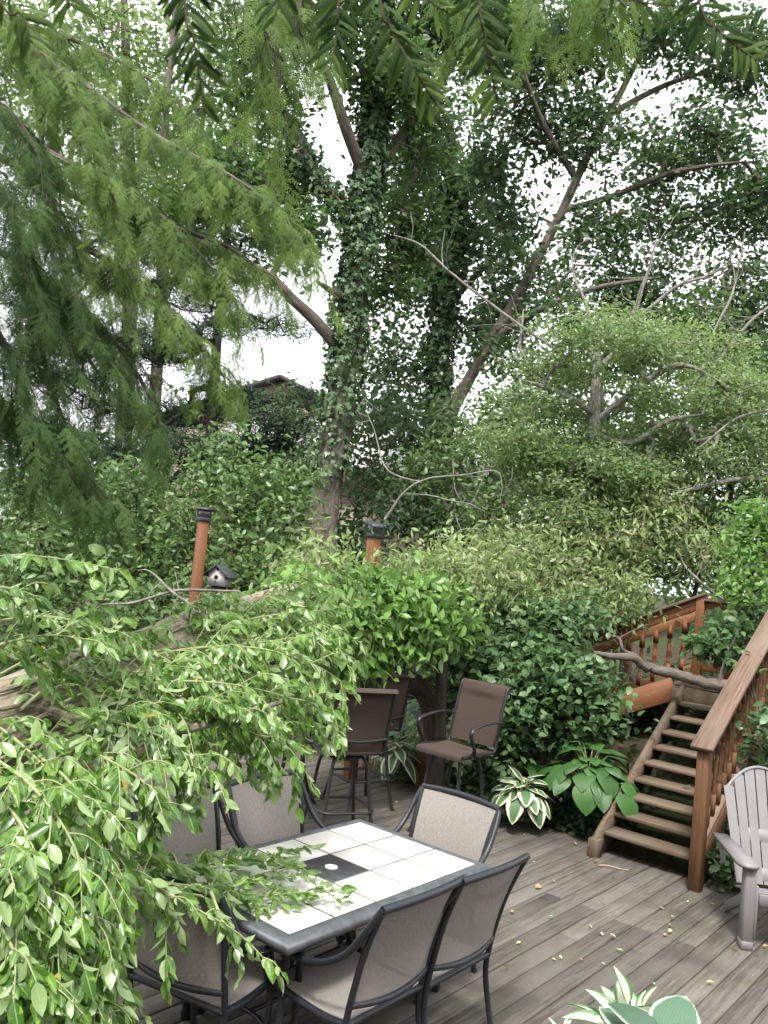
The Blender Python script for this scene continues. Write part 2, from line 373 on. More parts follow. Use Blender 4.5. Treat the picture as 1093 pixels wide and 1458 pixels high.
M = dict(
    canopy=leaf_mat('canopy_leaves', (.028, .06, .022), (.09, .15, .05), trans=.48),
    maple=leaf_mat('maple_leaves', (.03, .062, .03), (.09, .145, .07), trans=.48),
    light=leaf_mat('light_leaves', (.09, .15, .06), (.215, .285, .13), trans=.4),
    far=leaf_mat('far_leaves', (.03, .07, .022), (.1, .18, .06), trans=.35),
    shrub=leaf_mat('shrub_leaves', (.03, .075, .02), (.13, .21, .06), under=(.16, .24, .11), trans=.28, rough=.4),
    vine=leaf_mat('vine_leaves', (.06, .15, .025), (.19, .34, .075), under=(.2, .3, .13), trans=.3, rough=.4),
    viburnum=leaf_mat('viburnum_leaves', (.035, .082, .03), (.115, .2, .08), under=(.14, .22, .11), trans=.26, rough=.42),
    ivy=leaf_mat('ivy_leaves', (.03, .066, .027), (.11, .185, .078), trans=.26, rough=.35, spec=.5),
    pine=leaf_mat('pine_needles', (.012, .032, .02), (.04, .08, .05), trans=.12, rough=.6),
    hemlock=leaf_mat('hemlock_sunlit_needles', (.036, .078, .022), (.18, .265, .075), trans=.4, rough=.65, spec=.15),
    hemdark=leaf_mat('hemlock_shaded_needles', (.018, .044, .017), (.085, .145, .045), trans=.32, rough=.7, spec=.1),  # darker copy of the needle colour: shade painted into the dim boughs
    fallen=leaf_mat('fallen_tree_leaves', (.05, .135, .018), (.16, .29, .05), under=(.3, .4, .19), trans=.3, rough=.3, spec=.6, odd=(.5, .3, .06), veins=True),
    wilt=leaf_mat('wilted_vine_leaves', (.09, .145, .04), (.23, .31, .11), under=(.28, .32, .18), trans=.28),
    brown=leaf_mat('dry_leaves', (.4, .25, .1), (.65, .5, .3), trans=.15, rough=.7),
    litter=leaf_mat('green_litter', (.25, .35, .12), (.4, .5, .25), trans=.15, rough=.6),
    bark=bark_mat('grey_brown_bark', (.045, .037, .031), (.19, .16, .135), st=1.4),
    siding=plain('taupe_siding', (.2, .18, .16), .8, .2, nz=.08, scale=2),
    barkd=bark_mat('dark_bark', (.022, .017, .014), (.075, .058, .045)),
    barkf=bark_mat('pale_lichen_bark', (.1, .072, .05), (.46, .41, .31), sc=(34, 34, 9), st=1.6, moss=(.24, .25, .15)),
    barkg=bark_mat('smooth_grey_bark', (.085, .078, .068), (.29, .27, .24), sc=(30, 30, 14), st=.7),
    vinewood=bark_mat('vine_stem', (.22, .15, .1), (.42, .32, .23), sc=(30, 30, 8), st=.3),
    twig=plain('green_twig', (.26, .29, .14), .6, .3, nz=.25),
    twigb=plain('brown_twig', (.1, .075, .05), .8, .2, nz=.3),
    deck=wood_mat('weathered_deck_board', (.048, .041, .035), (.155, .136, .117), moss=(.07, .078, .045), grey=(.122, .11, .098), var=.15, stains=((.055, .048, .039), (.085, .092, .052), (.036, .03, .024))),
    tread=wood_mat('weathered_tread', (.06, .036, .022), (.16, .11, .075), moss=(.09, .09, .05), grey=(.14, .11, .085), var=.15, stains=((.07, .05, .035), (.1, .1, .06), (.05, .035, .025))),
    stain=wood_mat('orange_stained_wood', (.085, .029, .011), (.205, .079, .029), grey=(.15, .063, .028), rough=.6, var=.15),
    cap=wood_mat('brown_rail_cap', (.075, .045, .03), (.19, .125, .088), grey=(.16, .118, .09), var=.1),
    rail=wood_mat('brown_stained_wood', (.06, .028, .012), (.155, .073, .031), grey=(.12, .06, .031), var=.15),
    metal=plain('charcoal_tube', (.015, .017, .023), .42, .5, nz=.2, scale=14),
    bmetal=plain('brown_black_tube', (.013, .012, .013), .45, .5, nz=.2, scale=14),
    edge=plain('grey_table_edge', (.075, .083, .092), .5, .5, nz=.35, scale=22, bmp=.3),
    tile=plain('cream_tile', (.66, .64, .6), .3, .5, nz=.015, scale=9),
    grout=plain('dark_grout', (.11, .11, .105), .95, .1, nz=.2),
    dtile=plain('charcoal_tile', (.045, .046, .052), .4, .5, nz=.45, scale=30, bmp=.3),
    white=plain('white_plastic', (.8, .8, .78), .4, .5),
    sling=sling_mat('beige_sling', (.42, .385, .355), (.13, .115, .1), thin=.28),
    bsling=sling_mat('brown_sling', (.078, .056, .046), (.036, .026, .022), thin=.05),
    plastic=plain('mauve_grey_plastic', (.165, .155, .159), .48, .45, nz=.08, scale=5),
    black=plain('black_lantern', (.025, .026, .03), .5, .5, nz=.4, scale=10),
    lglass=plain('smoked_lantern_glass', (.05, .055, .06), .15, .6),
    soil=plain('dark_soil', (.035, .028, .02), .95, .1, nz=.5, scale=9, bmp=.8),
    moss=plain('moss', (.09, .1, .035), .95, .1, nz=.55, scale=28, bmp=1.0),
    rock=plain('grey_stone', (.28, .26, .25), .85, .2, nz=.35, scale=8, bmp=.8),
    bhouse=plain('weathered_white_paint', (.5, .48, .48), .8, .2, nz=.25, scale=25),
    broof=plain('dark_green_grey_roof', (.045, .055, .055), .7, .3, nz=.4, scale=25),
    red=plain('red_brown_trim', (.3, .12, .09), .7, .3), hole=plain('dark_hole', (.01, .01, .01), .9, .1),
    wallbg=plain('beige_siding', (.4, .33, .26), .8, .2, nz=.1, scale=2), roofg=plain('dark_shingle', (.05, .045, .048), .8, .2, nz=.3, scale=6),
    roofw=plain('pale_roof', (.6, .57, .55), .5, .4, nz=.1, scale=3), pane=plain('window_pane', (.05, .06, .07), .08, .8),
    frame=plain('white_frame', (.7, .7, .68), .5, .4),
    hgreen=hosta_mat('green_hosta', (.04, .11, .024), (.06, .14, .035), .4, 1.2),
    hvar=hosta_mat('white_edged_hosta', (.075, .155, .06), (.66, .68, .5), .52, .72),
    hcen=hosta_mat('white_centred_hosta', (.72, .74, .56), (.1, .22, .07), .5, .68),
    hblue=hosta_mat('blue_hosta', (.085, .165, .1), (.6, .68, .55), .84, .96),
    hteal=hosta_mat('blue_green_hosta', (.12, .22, .19), (.14, .25, .21), .4, 1.2),
)
def ground_mat():
    m, nt, b = new_mat('leaf_litter_soil')
    tc = node(nt, 'ShaderNodeTexCoord'); n1 = node(nt, 'ShaderNodeTexNoise', i_Scale=.5, i_Detail=5.0); n2 = node(nt, 'ShaderNodeTexNoise', i_Scale=9.0, i_Detail=6.0)
    for n in (n1, n2): nt.links.new(tc.outputs['Object'], n.inputs['Vector'])
    col = mixc(nt, ramp(nt, n2.outputs['Fac'], .35, .7), (.022, .018, .012), (.07, .052, .035)); col = mixc(nt, ramp(nt, n1.outputs['Fac'], .45, .65), col, (.035, .055, .02))
    nt.links.new(col, b.inputs['Base Color']); b.inputs['Roughness'].default_value = .95; b.inputs['Specular IOR Level'].default_value = .1
    bump(nt, b, n2.outputs['Fac'], .8, .05); return m
M['ground'] = ground_mat()
M['fallen_c'] = M['fallen']

# ================================================================== SETTING
def build_ground():
    c = np.r_[-300, -120, -60, np.arange(-30, 30.1, .5), 60, 120, 300]; n = len(c)
    X, Y = np.meshgrid(c, c + 10, indexing='ij'); Z = ground_z(X, Y)
    V = np.stack([X, Y, Z], -1).reshape(-1, 3); I = np.arange(n * n).reshape(n, n)
    F = np.stack([I[:-1, :-1], I[1:, :-1], I[1:, 1:], I[:-1, 1:]], -1).reshape(-1, 4)
    link('ground', make_mesh('ground', V, F, np.full(len(F), 4), M['ground'], smooth=True), kind='structure')
build_ground()

def build_deck():
    deck = thing('deck', None, None, (0, 0, 0), A50, kind='structure')
    jt = [uv(onz(*p, 0)) for p in ((790, 1276), (838, 1292), (885, 1313), (745, 1257), (650, 1330))]
    pitch, wd = .146, .139; v = -.6; k = 0
    while v < 7.7:
        u0, u1 = 1.2, 7.62 + rng.uniform(-.008, .008)
        js = [j[0] for j in jt if abs(j[1] - v) < pitch / 2]
        cuts = [u0] + (js if js else [rng.uniform(2.6, 6.4)]) + [u1]
        for a, b in zip(cuts[:-1], cuts[1:]):
            m = MB(); ln = b - a - .005
            m.box((0, 0, 0), (ln, wd, .034), None, .004)
            o = m.build('deck_board', M['deck'], deck)
            o.location = ((a + b) / 2, v, -.017 + rng.uniform(-.002, .002)); o.rotation_euler = (rng.uniform(-.006, .006), 0, rng.uniform(-.0008, .0008))
        v += pitch; k += 1
    m = MB()
    for u in np.arange(1.4, 7.6, .6): m.beam((u, -.65, -.11), (u, 7.75, -.11), .04, .15)
    m.build('joist', M['rail'], deck)
    m = MB(); m.beam((7.64, -.68, -.1), (7.64, 7.78, -.1), .035, .19); m.build('fascia_board', M['rail'], deck)
build_deck()

# ================================================================== FURNITURE
def dining_table():
    T = thing('dining_table', 'dining table with cream tile top, grey edge and one dark centre tile', 'table', L(3.539, 3.09, 0), A50)
    hl, hw, t = .75, .45, .30
    m = MB(); b = .07                                   # edge ring, rounded
    prof = [(0, .012), (.03, .014), (b - .02, .010), (b - .004, -.004), (b, -.018), (b - .006, -.04), (b - .03, -.052), (0, -.052)]
    corners = [(-1, -1), (1, -1), (1, 1), (-1, 1)]; V = []; F = []; npf = len(prof)
    for cx, cy in corners:
        for o_, z in prof: V.append((cx * (hl + o_), cy * (hw + o_), .712 + z))
    for i in range(4):
        for j in range(npf - 1): F.append((i * npf + j, ((i + 1) % 4) * npf + j, ((i + 1) % 4) * npf + j + 1, i * npf + j + 1))
        F.append((i * npf + npf - 1, ((i + 1) % 4) * npf + npf - 1, ((i + 1) % 4) * npf, i * npf))
    m.add(V, F); m.build('table_edge', M['edge'], T)
    m = MB(); m.box((0, 0, .70), (2 * hl - .002, 2 * hw - .002, .046)); m.build('table_bed', M['grout'], T)
    for i in range(5):
        for j in range(3):
            m = MB(); m.box((0, 0, 0), (t - .011, t - .011, .012), None, .0025)
            dk = (i == 2 and j == 1)
            o = m.build('tile', M['dtile' if dk else 'tile'], T)
            if dk: o['label'] = 'charcoal centre tile with white cap'
            o.location = ((i - 2) * t, (j - 1) * t, .7185 + (rng.uniform(-.0008, .0008)))
    m = MB(); m.lathe((0, 0, .724), [(0, .036), (.006, .036), (.008, .03)], 20); m.build('parasol_hole_cap', M['white'], T)
    m = MB()
    for s in (-1, 1):
        m.beam((-hl + .1, s * .36, .635), (hl - .1, s * .36, .635), .03, .05); m.beam((s * .6, -.345, .635), (s * .6, .345, .635), .03, .05)
    m.build('apron', M['metal'], T)
    for sx in (-1, 1):
        for sy in (-1, 1):
            m = MB(); x, y = sx * .58, sy * .33
            for k in (-.05, .05):
                m.lathe((x + k, y, 0), [(0, .018), (.03, .024), (.06, .018), (.2, .018), (.22, .026), (.24, .018), (.5, .018), (.52, .026), (.54, .018), (.63, .02)], 10)
            m.box((x, y, .09), (.15, .03, .025)); m.box((x, y, .57), (.15, .03, .025)); m.build('leg', M['metal'], T, smooth=True)
    m = MB()
    for s in (-1, 1): m.tube([(s * .58, -.32, .1), (s * .5, 0, .13), (s * .58, .32, .1)], .013, 8, sm=5)
    m.tube([(-.51, 0, .13), (.51, 0, .13)], .013, 8); m.build('stretcher', M['metal'], T, smooth=True)
dining_table()

def make_dining_chair():
    T = thing('dining_chair', 'x', 'chair', group='dining chairs round the tiled table')
    W = .27; tr = .0155
    for s in (-1, 1):
        m = MB(); m.tube([(s * (W + .012), -.30, 0), (s * (W + .008), -.27, .12), (s * W, -.235, .30), (s * W, -.235, .42)], [tr, tr, tr, tr], 10, sm=4)
        m.tube([(s * (W + .012), -.30, 0), (s * (W + .012), -.298, .02)], .02, 10); m.build('leg', M['metal'], T, smooth=True)
        m = MB(); m.tube([(s * (W + .012), .27, 0), (s * W, .24, .15), (s * W, .225, .30), (s * W, .235, .415)], tr, 10, sm=4)
        m.tube([(s * (W + .012), .27, 0), (s * (W + .012), .268, .02)], .02, 10); m.build('leg', M['metal'], T, smooth=True)
        m = MB()                                          # arm sweeps from the top of the back down and forward
        m.tube([(s * (W + .03), -.395, .945), (s * (W + .045), -.345, .86), (s * (W + .055), -.25, .73), (s * (W + .06), -.11, .645), (s * (W + .06), .06, .615), (s * (W + .055), .19, .60), (s * (W + .04), .25, .54), (s * (W + .012), .245, .43)], .0165, 10, sm=5)
        m.build('arm', M['metal'], T, smooth=True)
    m = MB()
    for s in (-1, 1): m.tube([(s * W, -.235, .40), (s * W, -.262, .55), (s * (W + .01), -.315, .75), (s * (W + .025), -.40, .955)], tr, 10, sm=5)
    m.tube([(-(W + .03), -.402, .955), (-.15, -.425, .962), (0, -.435, .965), (.15, -.425, .962), (W + .03, -.402, .955)], .0185, 10, sm=5)
    m.tube([(-W, -.255, .50), (-.13, -.282, .485), (0, -.29, .48), (.13, -.282, .485), (W, -.255, .50)], .0155, 10, sm=5)
    m.build('back_frame', M['metal'], T, smooth=True)
    m = MB()
    for s in (-1, 1): m.tube([(s * W, -.24, .415), (s * W, -.1, .40), (s * W, .1, .41), (s * W, .245, .43)], .017, 10, sm=4)
    m.tube([(-W, .245, .425), (W, .245, .425)], .013, 8); m.tube([(-W, -.24, .41), (W, -.24, .41)], .015, 8)
    m.build('seat_frame', M['metal'], T, smooth=True)
    g = []
    for i in range(9):
        a = i / 8; row = []
        for j in range(7):
            b = -1 + j / 3; bow = (1 - b * b)
            row.append((b * (W - .012 + .02 * a), -.258 - .135 * a ** 1.5 - .028 * bow, .49 + .455 * a))
        g.append(row)
    m = MB(); m.sheet(g, .003); m.build('backrest', M['sling'], T, smooth=True)
    g = []
    for i in range(9):
        a = i / 8; row = []
        for j in range(7):
            b = -1 + j / 3
            row.append((b * (W - .01), -.235 + .49 * a, .43 - .012 * math.sin(a * math.pi) * 2 - .022 * (1 - b * b) + .015 * a))
        g.append(row)
    m = MB(); m.sheet(g[::-1], .003); m.build('seat', M['sling'], T, smooth=True)
    return T
proto = make_dining_chair()
spots = [(4.25, 3.03, 90, 'beige sling dining chair at table end nearest the wooden stairs'),
         (3.73, 2.58, 0, 'beige sling dining chair with all legs in view on open deck, pulled to the table'),
         (3.17, 2.60, 0, 'beige sling dining chair at table side, between leaf-draped chair and open deck chair'),
         (2.74, 3.08, -77, 'sling dining chair with fallen leaves hanging over its dark backrest'),
         (3.82, 3.58, 180, 'pale sling dining chair facing the table in front of the bar stools'),
         (3.16, 3.60, 182, 'sling dining chair half buried under fallen branches behind table')]
for i, (u, v, a, lab) in enumerate(spots):
    o = proto if i == 0 else copy_tree(proto)
    o.location = Vector(L(u, v, 0)); o.rotation_euler = (0, 0, A50 + R(a)); o['label'] = lab

def make_bar_chair():
    T = thing('bar_chair', 'x', 'bar chair', group='bar chairs on the deck')
    for sx in (-1, 1):
        for sy in (-1, 1):
            m = MB(); m.tube([(sx * .11, sy * .11, .70), (sx * .15, sy * .15, .62), (sx * .18, sy * .18, .35), (sx * .225, sy * .225, .06), (sx * .25, sy * .25, 0)], .0145, 9, sm=4); m.build('leg', M['bmetal'], T, smooth=True)
    m = MB(); q = .2
    m.tube([(q, q, .28), (0, q + .02, .28), (-q, q, .28), (-q - .02, 0, .28), (-q, -q, .28), (0, -q - .02, .28), (q, -q, .28), (q + .02, 0, .28), (q, q, .28)], .0115, 8, sm=4); m.build('foot_ring', M['bmetal'], T, smooth=True)
    m = MB(); m.lathe((0, 0, .67), [(0, .13), (.02, .15), (.035, .15), (.04, .1)], 16); m.build('swivel_plate', M['bmetal'], T, smooth=True)
    W = .24
    m = MB()
    for s in (-1, 1): m.tube([(s * W, .25, .735), (s * W, .1, .745), (s * W, -.18, .735), (s * W, -.235, .79), (s * W, -.27, 1.0), (s * W, -.33, 1.24), (s * W, -.36, 1.285), (s * W, -.40, 1.285)], .0145, 9, sm=4)
    m.tube([(-W, -.1, .72), (W, -.1, .72)], .012, 8); m.tube([(-W, .12, .72), (W, .12, .72)], .012, 8)
    m.tube([(-W, -.26, .88), (0, -.29, .86), (W, -.26, .88)], .012, 8, sm=4); m.build('frame', M['bmetal'], T, smooth=True)
    for s in (-1, 1):
        m = MB(); x = s * (W + .035)
        m.tube([(s * W, -.275, .99), (x, -.22, 1.0), (x, -.05, 1.005), (x, .12, .985), (x, .2, .96), (x, .2, .9), (x, .14, .80), (s * W, .1, .74)], .0145, 9, sm=5, sq=(.8, 1.3)); m.build('arm', M['bmetal'], T, smooth=True)
    path = [(.262, .70), (.262, .73), (.24, .748), (.1, .748), (-.05, .742), (-.2, .748)]
    m = MB(); g = [[(b * (W - .006), y, z - .014 * (1 - b * b) * (0 if y > .25 else 1)) for b in np.linspace(-1, 1, 7)] for y, z in spline(np.array([(0, y, z) for y, z in path]), np.zeros(len(path)), 3)[0][:, 1:]]
    m.sheet(g, .003); m.build('seat', M['bsling'], T, smooth=True)
    path = [(-.225, .77), (-.245, .88), (-.27, 1.0), (-.305, 1.15), (-.335, 1.25), (-.36, 1.292), (-.395, 1.297), (-.415, 1.27)]
    m = MB(); g = [[(b * (W - .006), y - .02 * (1 - b * b) * (0 if z > 1.2 else 1), z) for b in np.linspace(-1, 1, 7)] for y, z in spline(np.array([(0, y, z) for y, z in path]), np.zeros(len(path)), 4)[0][:, 1:]]
    m.sheet(g, .003); m.build('backrest', M['bsling'], T, smooth=True)
    return T
pb = make_bar_chair()
bar = [(.88, 7.86, 229, 'brown high bar chair turned towards the dining table beside hostas'),
       (-.13, 7.40, 112, 'brown high bar chair seen from behind, fallen leaves touching its back'),
       (.02, 8.5, 122, 'brown bar chair mostly hidden behind another bar chair')]
for i, (x, y, a, lab) in enumerate(bar):
    o = pb if i == 0 else copy_tree(pb)
    o.location = (x, y, 0); o.rotation_euler = (0, 0, R(a - 90)); o['label'] = lab; o.scale = (1.08, 1.08, 1.05)
def bar_table():
    T = thing('bar_table', 'dark round bar table half hidden by fallen leaves', 'table', (-.62, 8.15, 0))
    m = MB(); m.lathe((0, 0, .9), [(0, .40), (.01, .43), (.03, .43), (.035, .41)], 28); m.build('tabletop', M['bmetal'], T, smooth=True)
    for k in range(4):
        a = R(45 + 90 * k); c, s = math.cos(a), math.sin(a)
        m = MB(); m.tube([(c * .3, s * .3, .9), (c * .12, s * .12, .55), (c * .2, s * .2, .2), (c * .33, s * .33, 0)], .015, 9, sm=5); m.build('leg', M['bmetal'], T, smooth=True)
bar_table()

def adirondack():
    T = thing('adirondack_chair', 'mauve grey plastic adirondack chair beside the stairs', 'chair', (3.13, 6.31, 0), R(-6))
    T.scale = (.97, .97, .97)                          # local: faces -y
    P = M['plastic']; n = 7
    def bp(x, s):                                        # point on the back: s along its height
        return np.array((x, .12 + .36 * s, .30 + .80 * s + .0 * x))
    for i in range(n):
        k = i - (n - 1) / 2
        w0, w1 = .062, .078; x0, x1 = k * (w0 + .010), k * (w1 + .010)
        top = 1.0 - .022 * k * k + .03; g = []
        for a in np.linspace(0, 1, 9):
            s = a * top; xc = x0 + (x1 - x0) * a; hw = (w0 + (w1 - w0) * a) / 2
            dip = .03 * (1 - (k / 3.2) ** 2)
            row = []
            for b in (-1, -.5, 0, .5, 1):
                p = bp(xc + b * hw, s - .012 * (b * b) * (a > .95)); p[1] += dip + .0; row.append(p)
            g.append(row)
        m = MB(); m.sheet([r[::-1] for r in g], .016); m.build('back_slat', P, T, smooth=True)
    for s_, wd in ((.03, .24), (.36, .29)):
        m = MB(); m.box(bp(0, s_ + .05) + np.array((0, .035, 0)), (wd * 2 - .05, .014, .10), Matrix.Rotation(R(-24), 3, 'X'), .004); m.build('back_band', P, T)
    m = MB(); pts = []
    for a in np.linspace(-1, 1, 15): 
        kk = a * 3.2; pts.append(bp(a * .275, 1.0 - .022 * kk * kk + .02) + np.array((0, .03, 0)))
    m.tube(pts, .014, 8); m.build('top_rim', P, T, smooth=True)
    for i in range(6):
        f = i / 5; y = -.32 + .44 * f; z = .385 - .115 * f
        m = MB(); m.box((0, y, z), (.5, .078, .018), Matrix.Rotation(R(-15), 3, 'X'), .005); m.build('seat_slat', P, T)
    m = MB(); m.box((0, -.372, .35), (.5, .02, .085), None, .006); m.build('seat_front', P, T)
    for s in (-1, 1):
        m = MB(); x = s * .33
        poly = [(x - .055, .34), (x + .055, .34), (x + .068, -.1), (x + .075, -.33), (x + .06, -.40), (x + .02, -.43), (x - .03, -.43), (x - .065, -.40), (x - .08, -.33), (x - .068, -.1)]
        m.prism(poly, .026, None, (0, 0, .57)); m.build('arm', P, T)
        m = MB(); m.box((s * .315, -.345, .285), (.075, .10, .57), None, .006); m.box((s * .315, -.348, .03), (.082, .108, .06), None, .006)
        m.box((s * .268, -.35, .27), (.02, .085, .36), None, .004); m.build('leg', P, T)
        m = MB(); m.beam((s * .27, -.28, .36), (s * .25, .33, .03), .03, .08, bev=.008); m.build('leg', P, T)
        m = MB(); m.beam((s * .33, .2, .40), (s * .33, .30, .57), .03, .05, bev=.006); m.build('arm_support', P, T)
    return T
adirondack()

# ================================================================== STAIRS
def baluster(m, base, h, ax=(0, 0, 1)):
    base = np.array(base, float)
    m.box(base + np.array((0, 0, h * .13)), (.034, .034, h * .26)); m.box(base + np.array((0, 0, h * .87)), (.034, .034, h * .26))
    pr = [(.25, .016), (.27, .011), (.29, .019), (.31, .012), (.38, .019), (.48, .017), (.5, .021), (.52, .017), (.62, .019), (.69, .012), (.71, .019), (.73, .011), (.75, .016)]
    m.lathe(base, [(z * h, r) for z, r in pr], 8)
def staircase():
    T = thing('garden_staircase', 'open wooden garden stairs with turned balusters climbing to a landing', 'staircase', (0, 0, 0), A50)
    uk = lambda k: 7.37 + .1975 * (k - 1); zk = lambda k: .08 + .1315 * k
    vr, vl = 2.40, 3.24; sl = .1315 / .1975
    for k in range(1, 10):
        m = MB(); m.box((0, 0, 0), (.235, vl - vr - .004, .036), None, .004); o = m.build('tread', M['tread'], T)
        o.location = (uk(k) + .105, (vl + vr) / 2, zk(k) - .018); o.rotation_euler = (0, rng.uniform(-.01, .01), 0)
    rot = Matrix.Rotation(R(90), 3, 'X')
    for v in (vl, vr):                                   # notched-looking sloped stringers with a sawn foot
        m = MB(); e = 9.16
        lo = lambda u: .16 + (u - 7.30) * sl
        poly = [(7.22, -.0), (7.48, 0), (e, lo(e) - .26), (e, lo(e) + .06), (7.32, lo(7.32) + .06), (7.22, .16)]
        m.prism(poly, .045, rot, (0, v + (.045 if v == vl else 0.0), 0)); m.build('stringer', M['tread'], T)
    m = MB(); m.box((7.25, vl + .02, .075), (.10, .10, .17), None, .006); m.build('foot_block', M['tread'], T)
    # landing
    for i in range(8):
        m = MB(); m.box((0, 0, 0), (.135, 1.02, .034), None, .003); o = m.build('landing_board', M['tread'], T); o.location = (9.22 + .141 * i, 2.86, 1.425)
    for i in range(8):
        m = MB(); m.box((0, 0, 0), (1.15, .135, .034), None, .003); o = m.build('landing_board', M['tread'], T); o.location = (10.86, 2.38 + .141 * i, 1.425)
    m = MB(); m.beam((9.14, 2.36, 1.32), (9.14, 3.38, 1.32), .035, .16); m.build('landing_fascia', M['tread'], T)
    m = MB(); m.beam((9.1, 2.345, 1.33), (11.4, 2.345, 1.33), .035, .15); m.build('landing_fascia', M['rail'], T)
    for (u, v) in ((9.3, 2.45), (10.2, 2.45), (10.2, 3.3), (11.3, 2.45), (11.3, 3.3)):
        m = MB(); m.beam((u, v, .2), (u, v, 1.4), .09, .09, up=(1, 0, 0)); m.build('landing_post', M['rail'], T)
    # right railing
    v = 2.36; rs = .60
    m = MB(); m.beam((7.23, v, 0), (7.23, v, 1.165), .10, .10, up=(1, 0, 0), bev=.006); m.build('newel_post', M['rail'], T)
    zr = lambda u: 1.19 + (u - 7.2) * rs
    m = MB(); m.beam((7.13, v, zr(7.13)), (9.3, v, zr(9.3)), .185, .036, bev=.005); m.build('handrail', M['cap'], T)
    m = MB(); m.beam((7.285, v, zr(7.285) - .072), (9.3, v, zr(9.3) - .072), .036, .10); m.build('upper_rail', M['rail'], T)
    m = MB(); m.beam((7.285, v - .01, zr(7.285) - .86), (9.3, v - .01, zr(9.3) - .86), .06, .05); m.build('lower_rail', M['cap'], T)
    m = MB(); m.beam((7.285, v - .03, zr(7.285) - .96), (9.3, v - .03, zr(9.3) - .96), .035, .14); m.build('skirt_board', M['rail'], T)
    for u in np.arange(7.40, 9.25, .125):
        m = MB(); baluster(m, (0, 0, 0), .73); o = m.build('baluster', M['rail'], T, smooth=False); o.location = (u, v, zr(u) - .845)
    m = MB(); m.beam((9.32, v, .9), (9.32, v, 2.46), .095, .095, up=(1, 0, 0)); m.build('newel_post', M['rail'], T)
    m = MB(); m.beam((9.26, v, 2.47), (11.4, v, 2.47), .185, .036, bev=.005); m.build('handrail', M['cap'], T)
    for u in np.arange(9.5, 11.4, .14):
        m = MB(); baluster(m, (0, 0, 0), .86); o = m.build('baluster', M['rail'], T); o.location = (u, v, 1.5)
    m = MB(); m.beam((9.37, v, 2.33), (11.4, v, 2.33), .036, .1); m.build('upper_rail', M['rail'], T)
    # side flight going down to the left, its far rail at u = 10.2
    ub = 10.2; s2 = -.47
    m = MB(); m.beam((ub, 3.5, 1.2), (ub, 3.5, 2.40), .10, .10, up=(1, 0, 0), bev=.005); m.build('newel_post', M['stain'], T)
    m = MB(); m.beam((ub, 3.12, 1.2), (ub, 3.12, 2.33), .10, .10, up=(1, 0, 0), bev=.005); m.build('newel_post', M['stain'], T)
    zs = lambda vv: 2.36 + (vv - 3.5) * s2
    for nm, dz, hh, wd, mt in (('handrail', .04, .03, .15, 'cap'), ('upper_rail', -.045, .13, .04, 'stain'), ('middle_rail', -.185, .10, .04, 'stain'), ('lower_rail', -.80, .09, .04, 'stain')):
        m = MB(); m.beam((ub, 3.44, zs(3.44) + dz), (ub, 5.9, zs(5.9) + dz), wd, hh); m.build(nm, M[mt], T)
        if nm != 'middle_rail':
            m = MB(); zz = 2.33 + (.02 if nm == 'handrail' else dz + .03); m.beam((ub, 3.45, zz), (ub, 3.07, zz), wd, hh); m.build(nm, M[mt], T)
            m = MB(); m.beam((ub + .05, 3.12, zz), (ub + 1.4, 3.12, zz), wd, hh); m.build(nm, M['rail'], T)
    for vv in np.arange(3.68, 5.85, .17):
        m = MB(); baluster(m, (0, 0, 0), .62); o = m.build('baluster', M['stain'], T); o.location = (ub, vv, zs(vv) - .81); o.scale = (1.5, 1.5, 1)
    for vv in (3.28,):
        m = MB(); baluster(m, (0, 0, 0), .72); o = m.build('baluster', M['stain'], T); o.location = (ub, vv, 1.52)
    m = MB(); m.beam((ub, 5.9, -.1), (ub, 5.9, zs(5.9) + .05), .10, .10, up=(1, 0, 0)); m.build('newel_post', M['stain'], T)
    for us in (9.2, 10.12):
        m = MB(); z0 = lambda vv: 1.36 + (vv - 3.4) * s2
        m.beam((us, 3.38, z0(3.38)), (us, 6.1, z0(6.1)), .045, .24); m.build('stringer', M['stain'], T)
    for k in range(1, 9):
        m = MB(); m.box((0, 0, 0), (.88, .27, .036), None, .004); o = m.build('tread', M['tread'], T); o.location = (9.66, 3.42 + .29 * k - .13, 1.44 - .137 * k)
staircase()

# ================================================================== POSTS, BIRDHOUSE, HOUSES
def lantern_post(P, ztop, label, tilt, w=.112):
    g = float(ground_z(P[0], P[1])); T = thing('lantern_post', label, 'post', (P[0], P[1], g), R(35), group='lantern posts behind the deck')
    h = ztop - g; m = MB(); m.beam((0, 0, -.1), (0, 0, h), w, w, up=(1, 0, 0), bev=.008); m.build('post', M['stain'], T)
    m = MB(); m.box((0, 0, h + .02), (w * 1.25, w * 1.25, .05), None, .006); m.build('collar', M['black'], T)
    o = thing_part(T, h, w, tilt)
def thing_part(T, h, w, tilt):
    m = MB(); rot = Matrix.Rotation(R(tilt), 3, 'X')
    m.box((0, 0, h + .09), (w * 1.2, w * 1.2, .10), rot, .006); o = m.build('lamp_box', M['lglass'], T)
    m = MB(); q = w * .95; z0 = h + .135
    V = [(-q, -q, z0), (q, -q, z0), (q, q, z0), (-q, q, z0), (-q * .7, -q * .7, z0 + .035), (q * .7, -q * .7, z0 + .035), (q * .7, q * .7, z0 + .035), (-q * .7, q * .7, z0 + .035)]
    V = np.array(V); c = np.array((0, 0, h + .09)); V = (V - c) @ np.array(rot).T + c
    m.add(V, [(3, 2, 1, 0), (4, 5, 6, 7), (0, 1, 5, 4), (1, 2, 6, 5), (2, 3, 7, 6), (3, 0, 4, 7)]); m.build('lamp_cap', M['black'], T)
    return o
lantern_post(at(283, 800, 10.4), 2.70, 'orange wooden lantern post with upright black cap beside birdhouse', 0)
lantern_post(at(530, 790, 9.5), 2.68, 'orange wooden lantern post with tilted broken black cap', 14, .12)
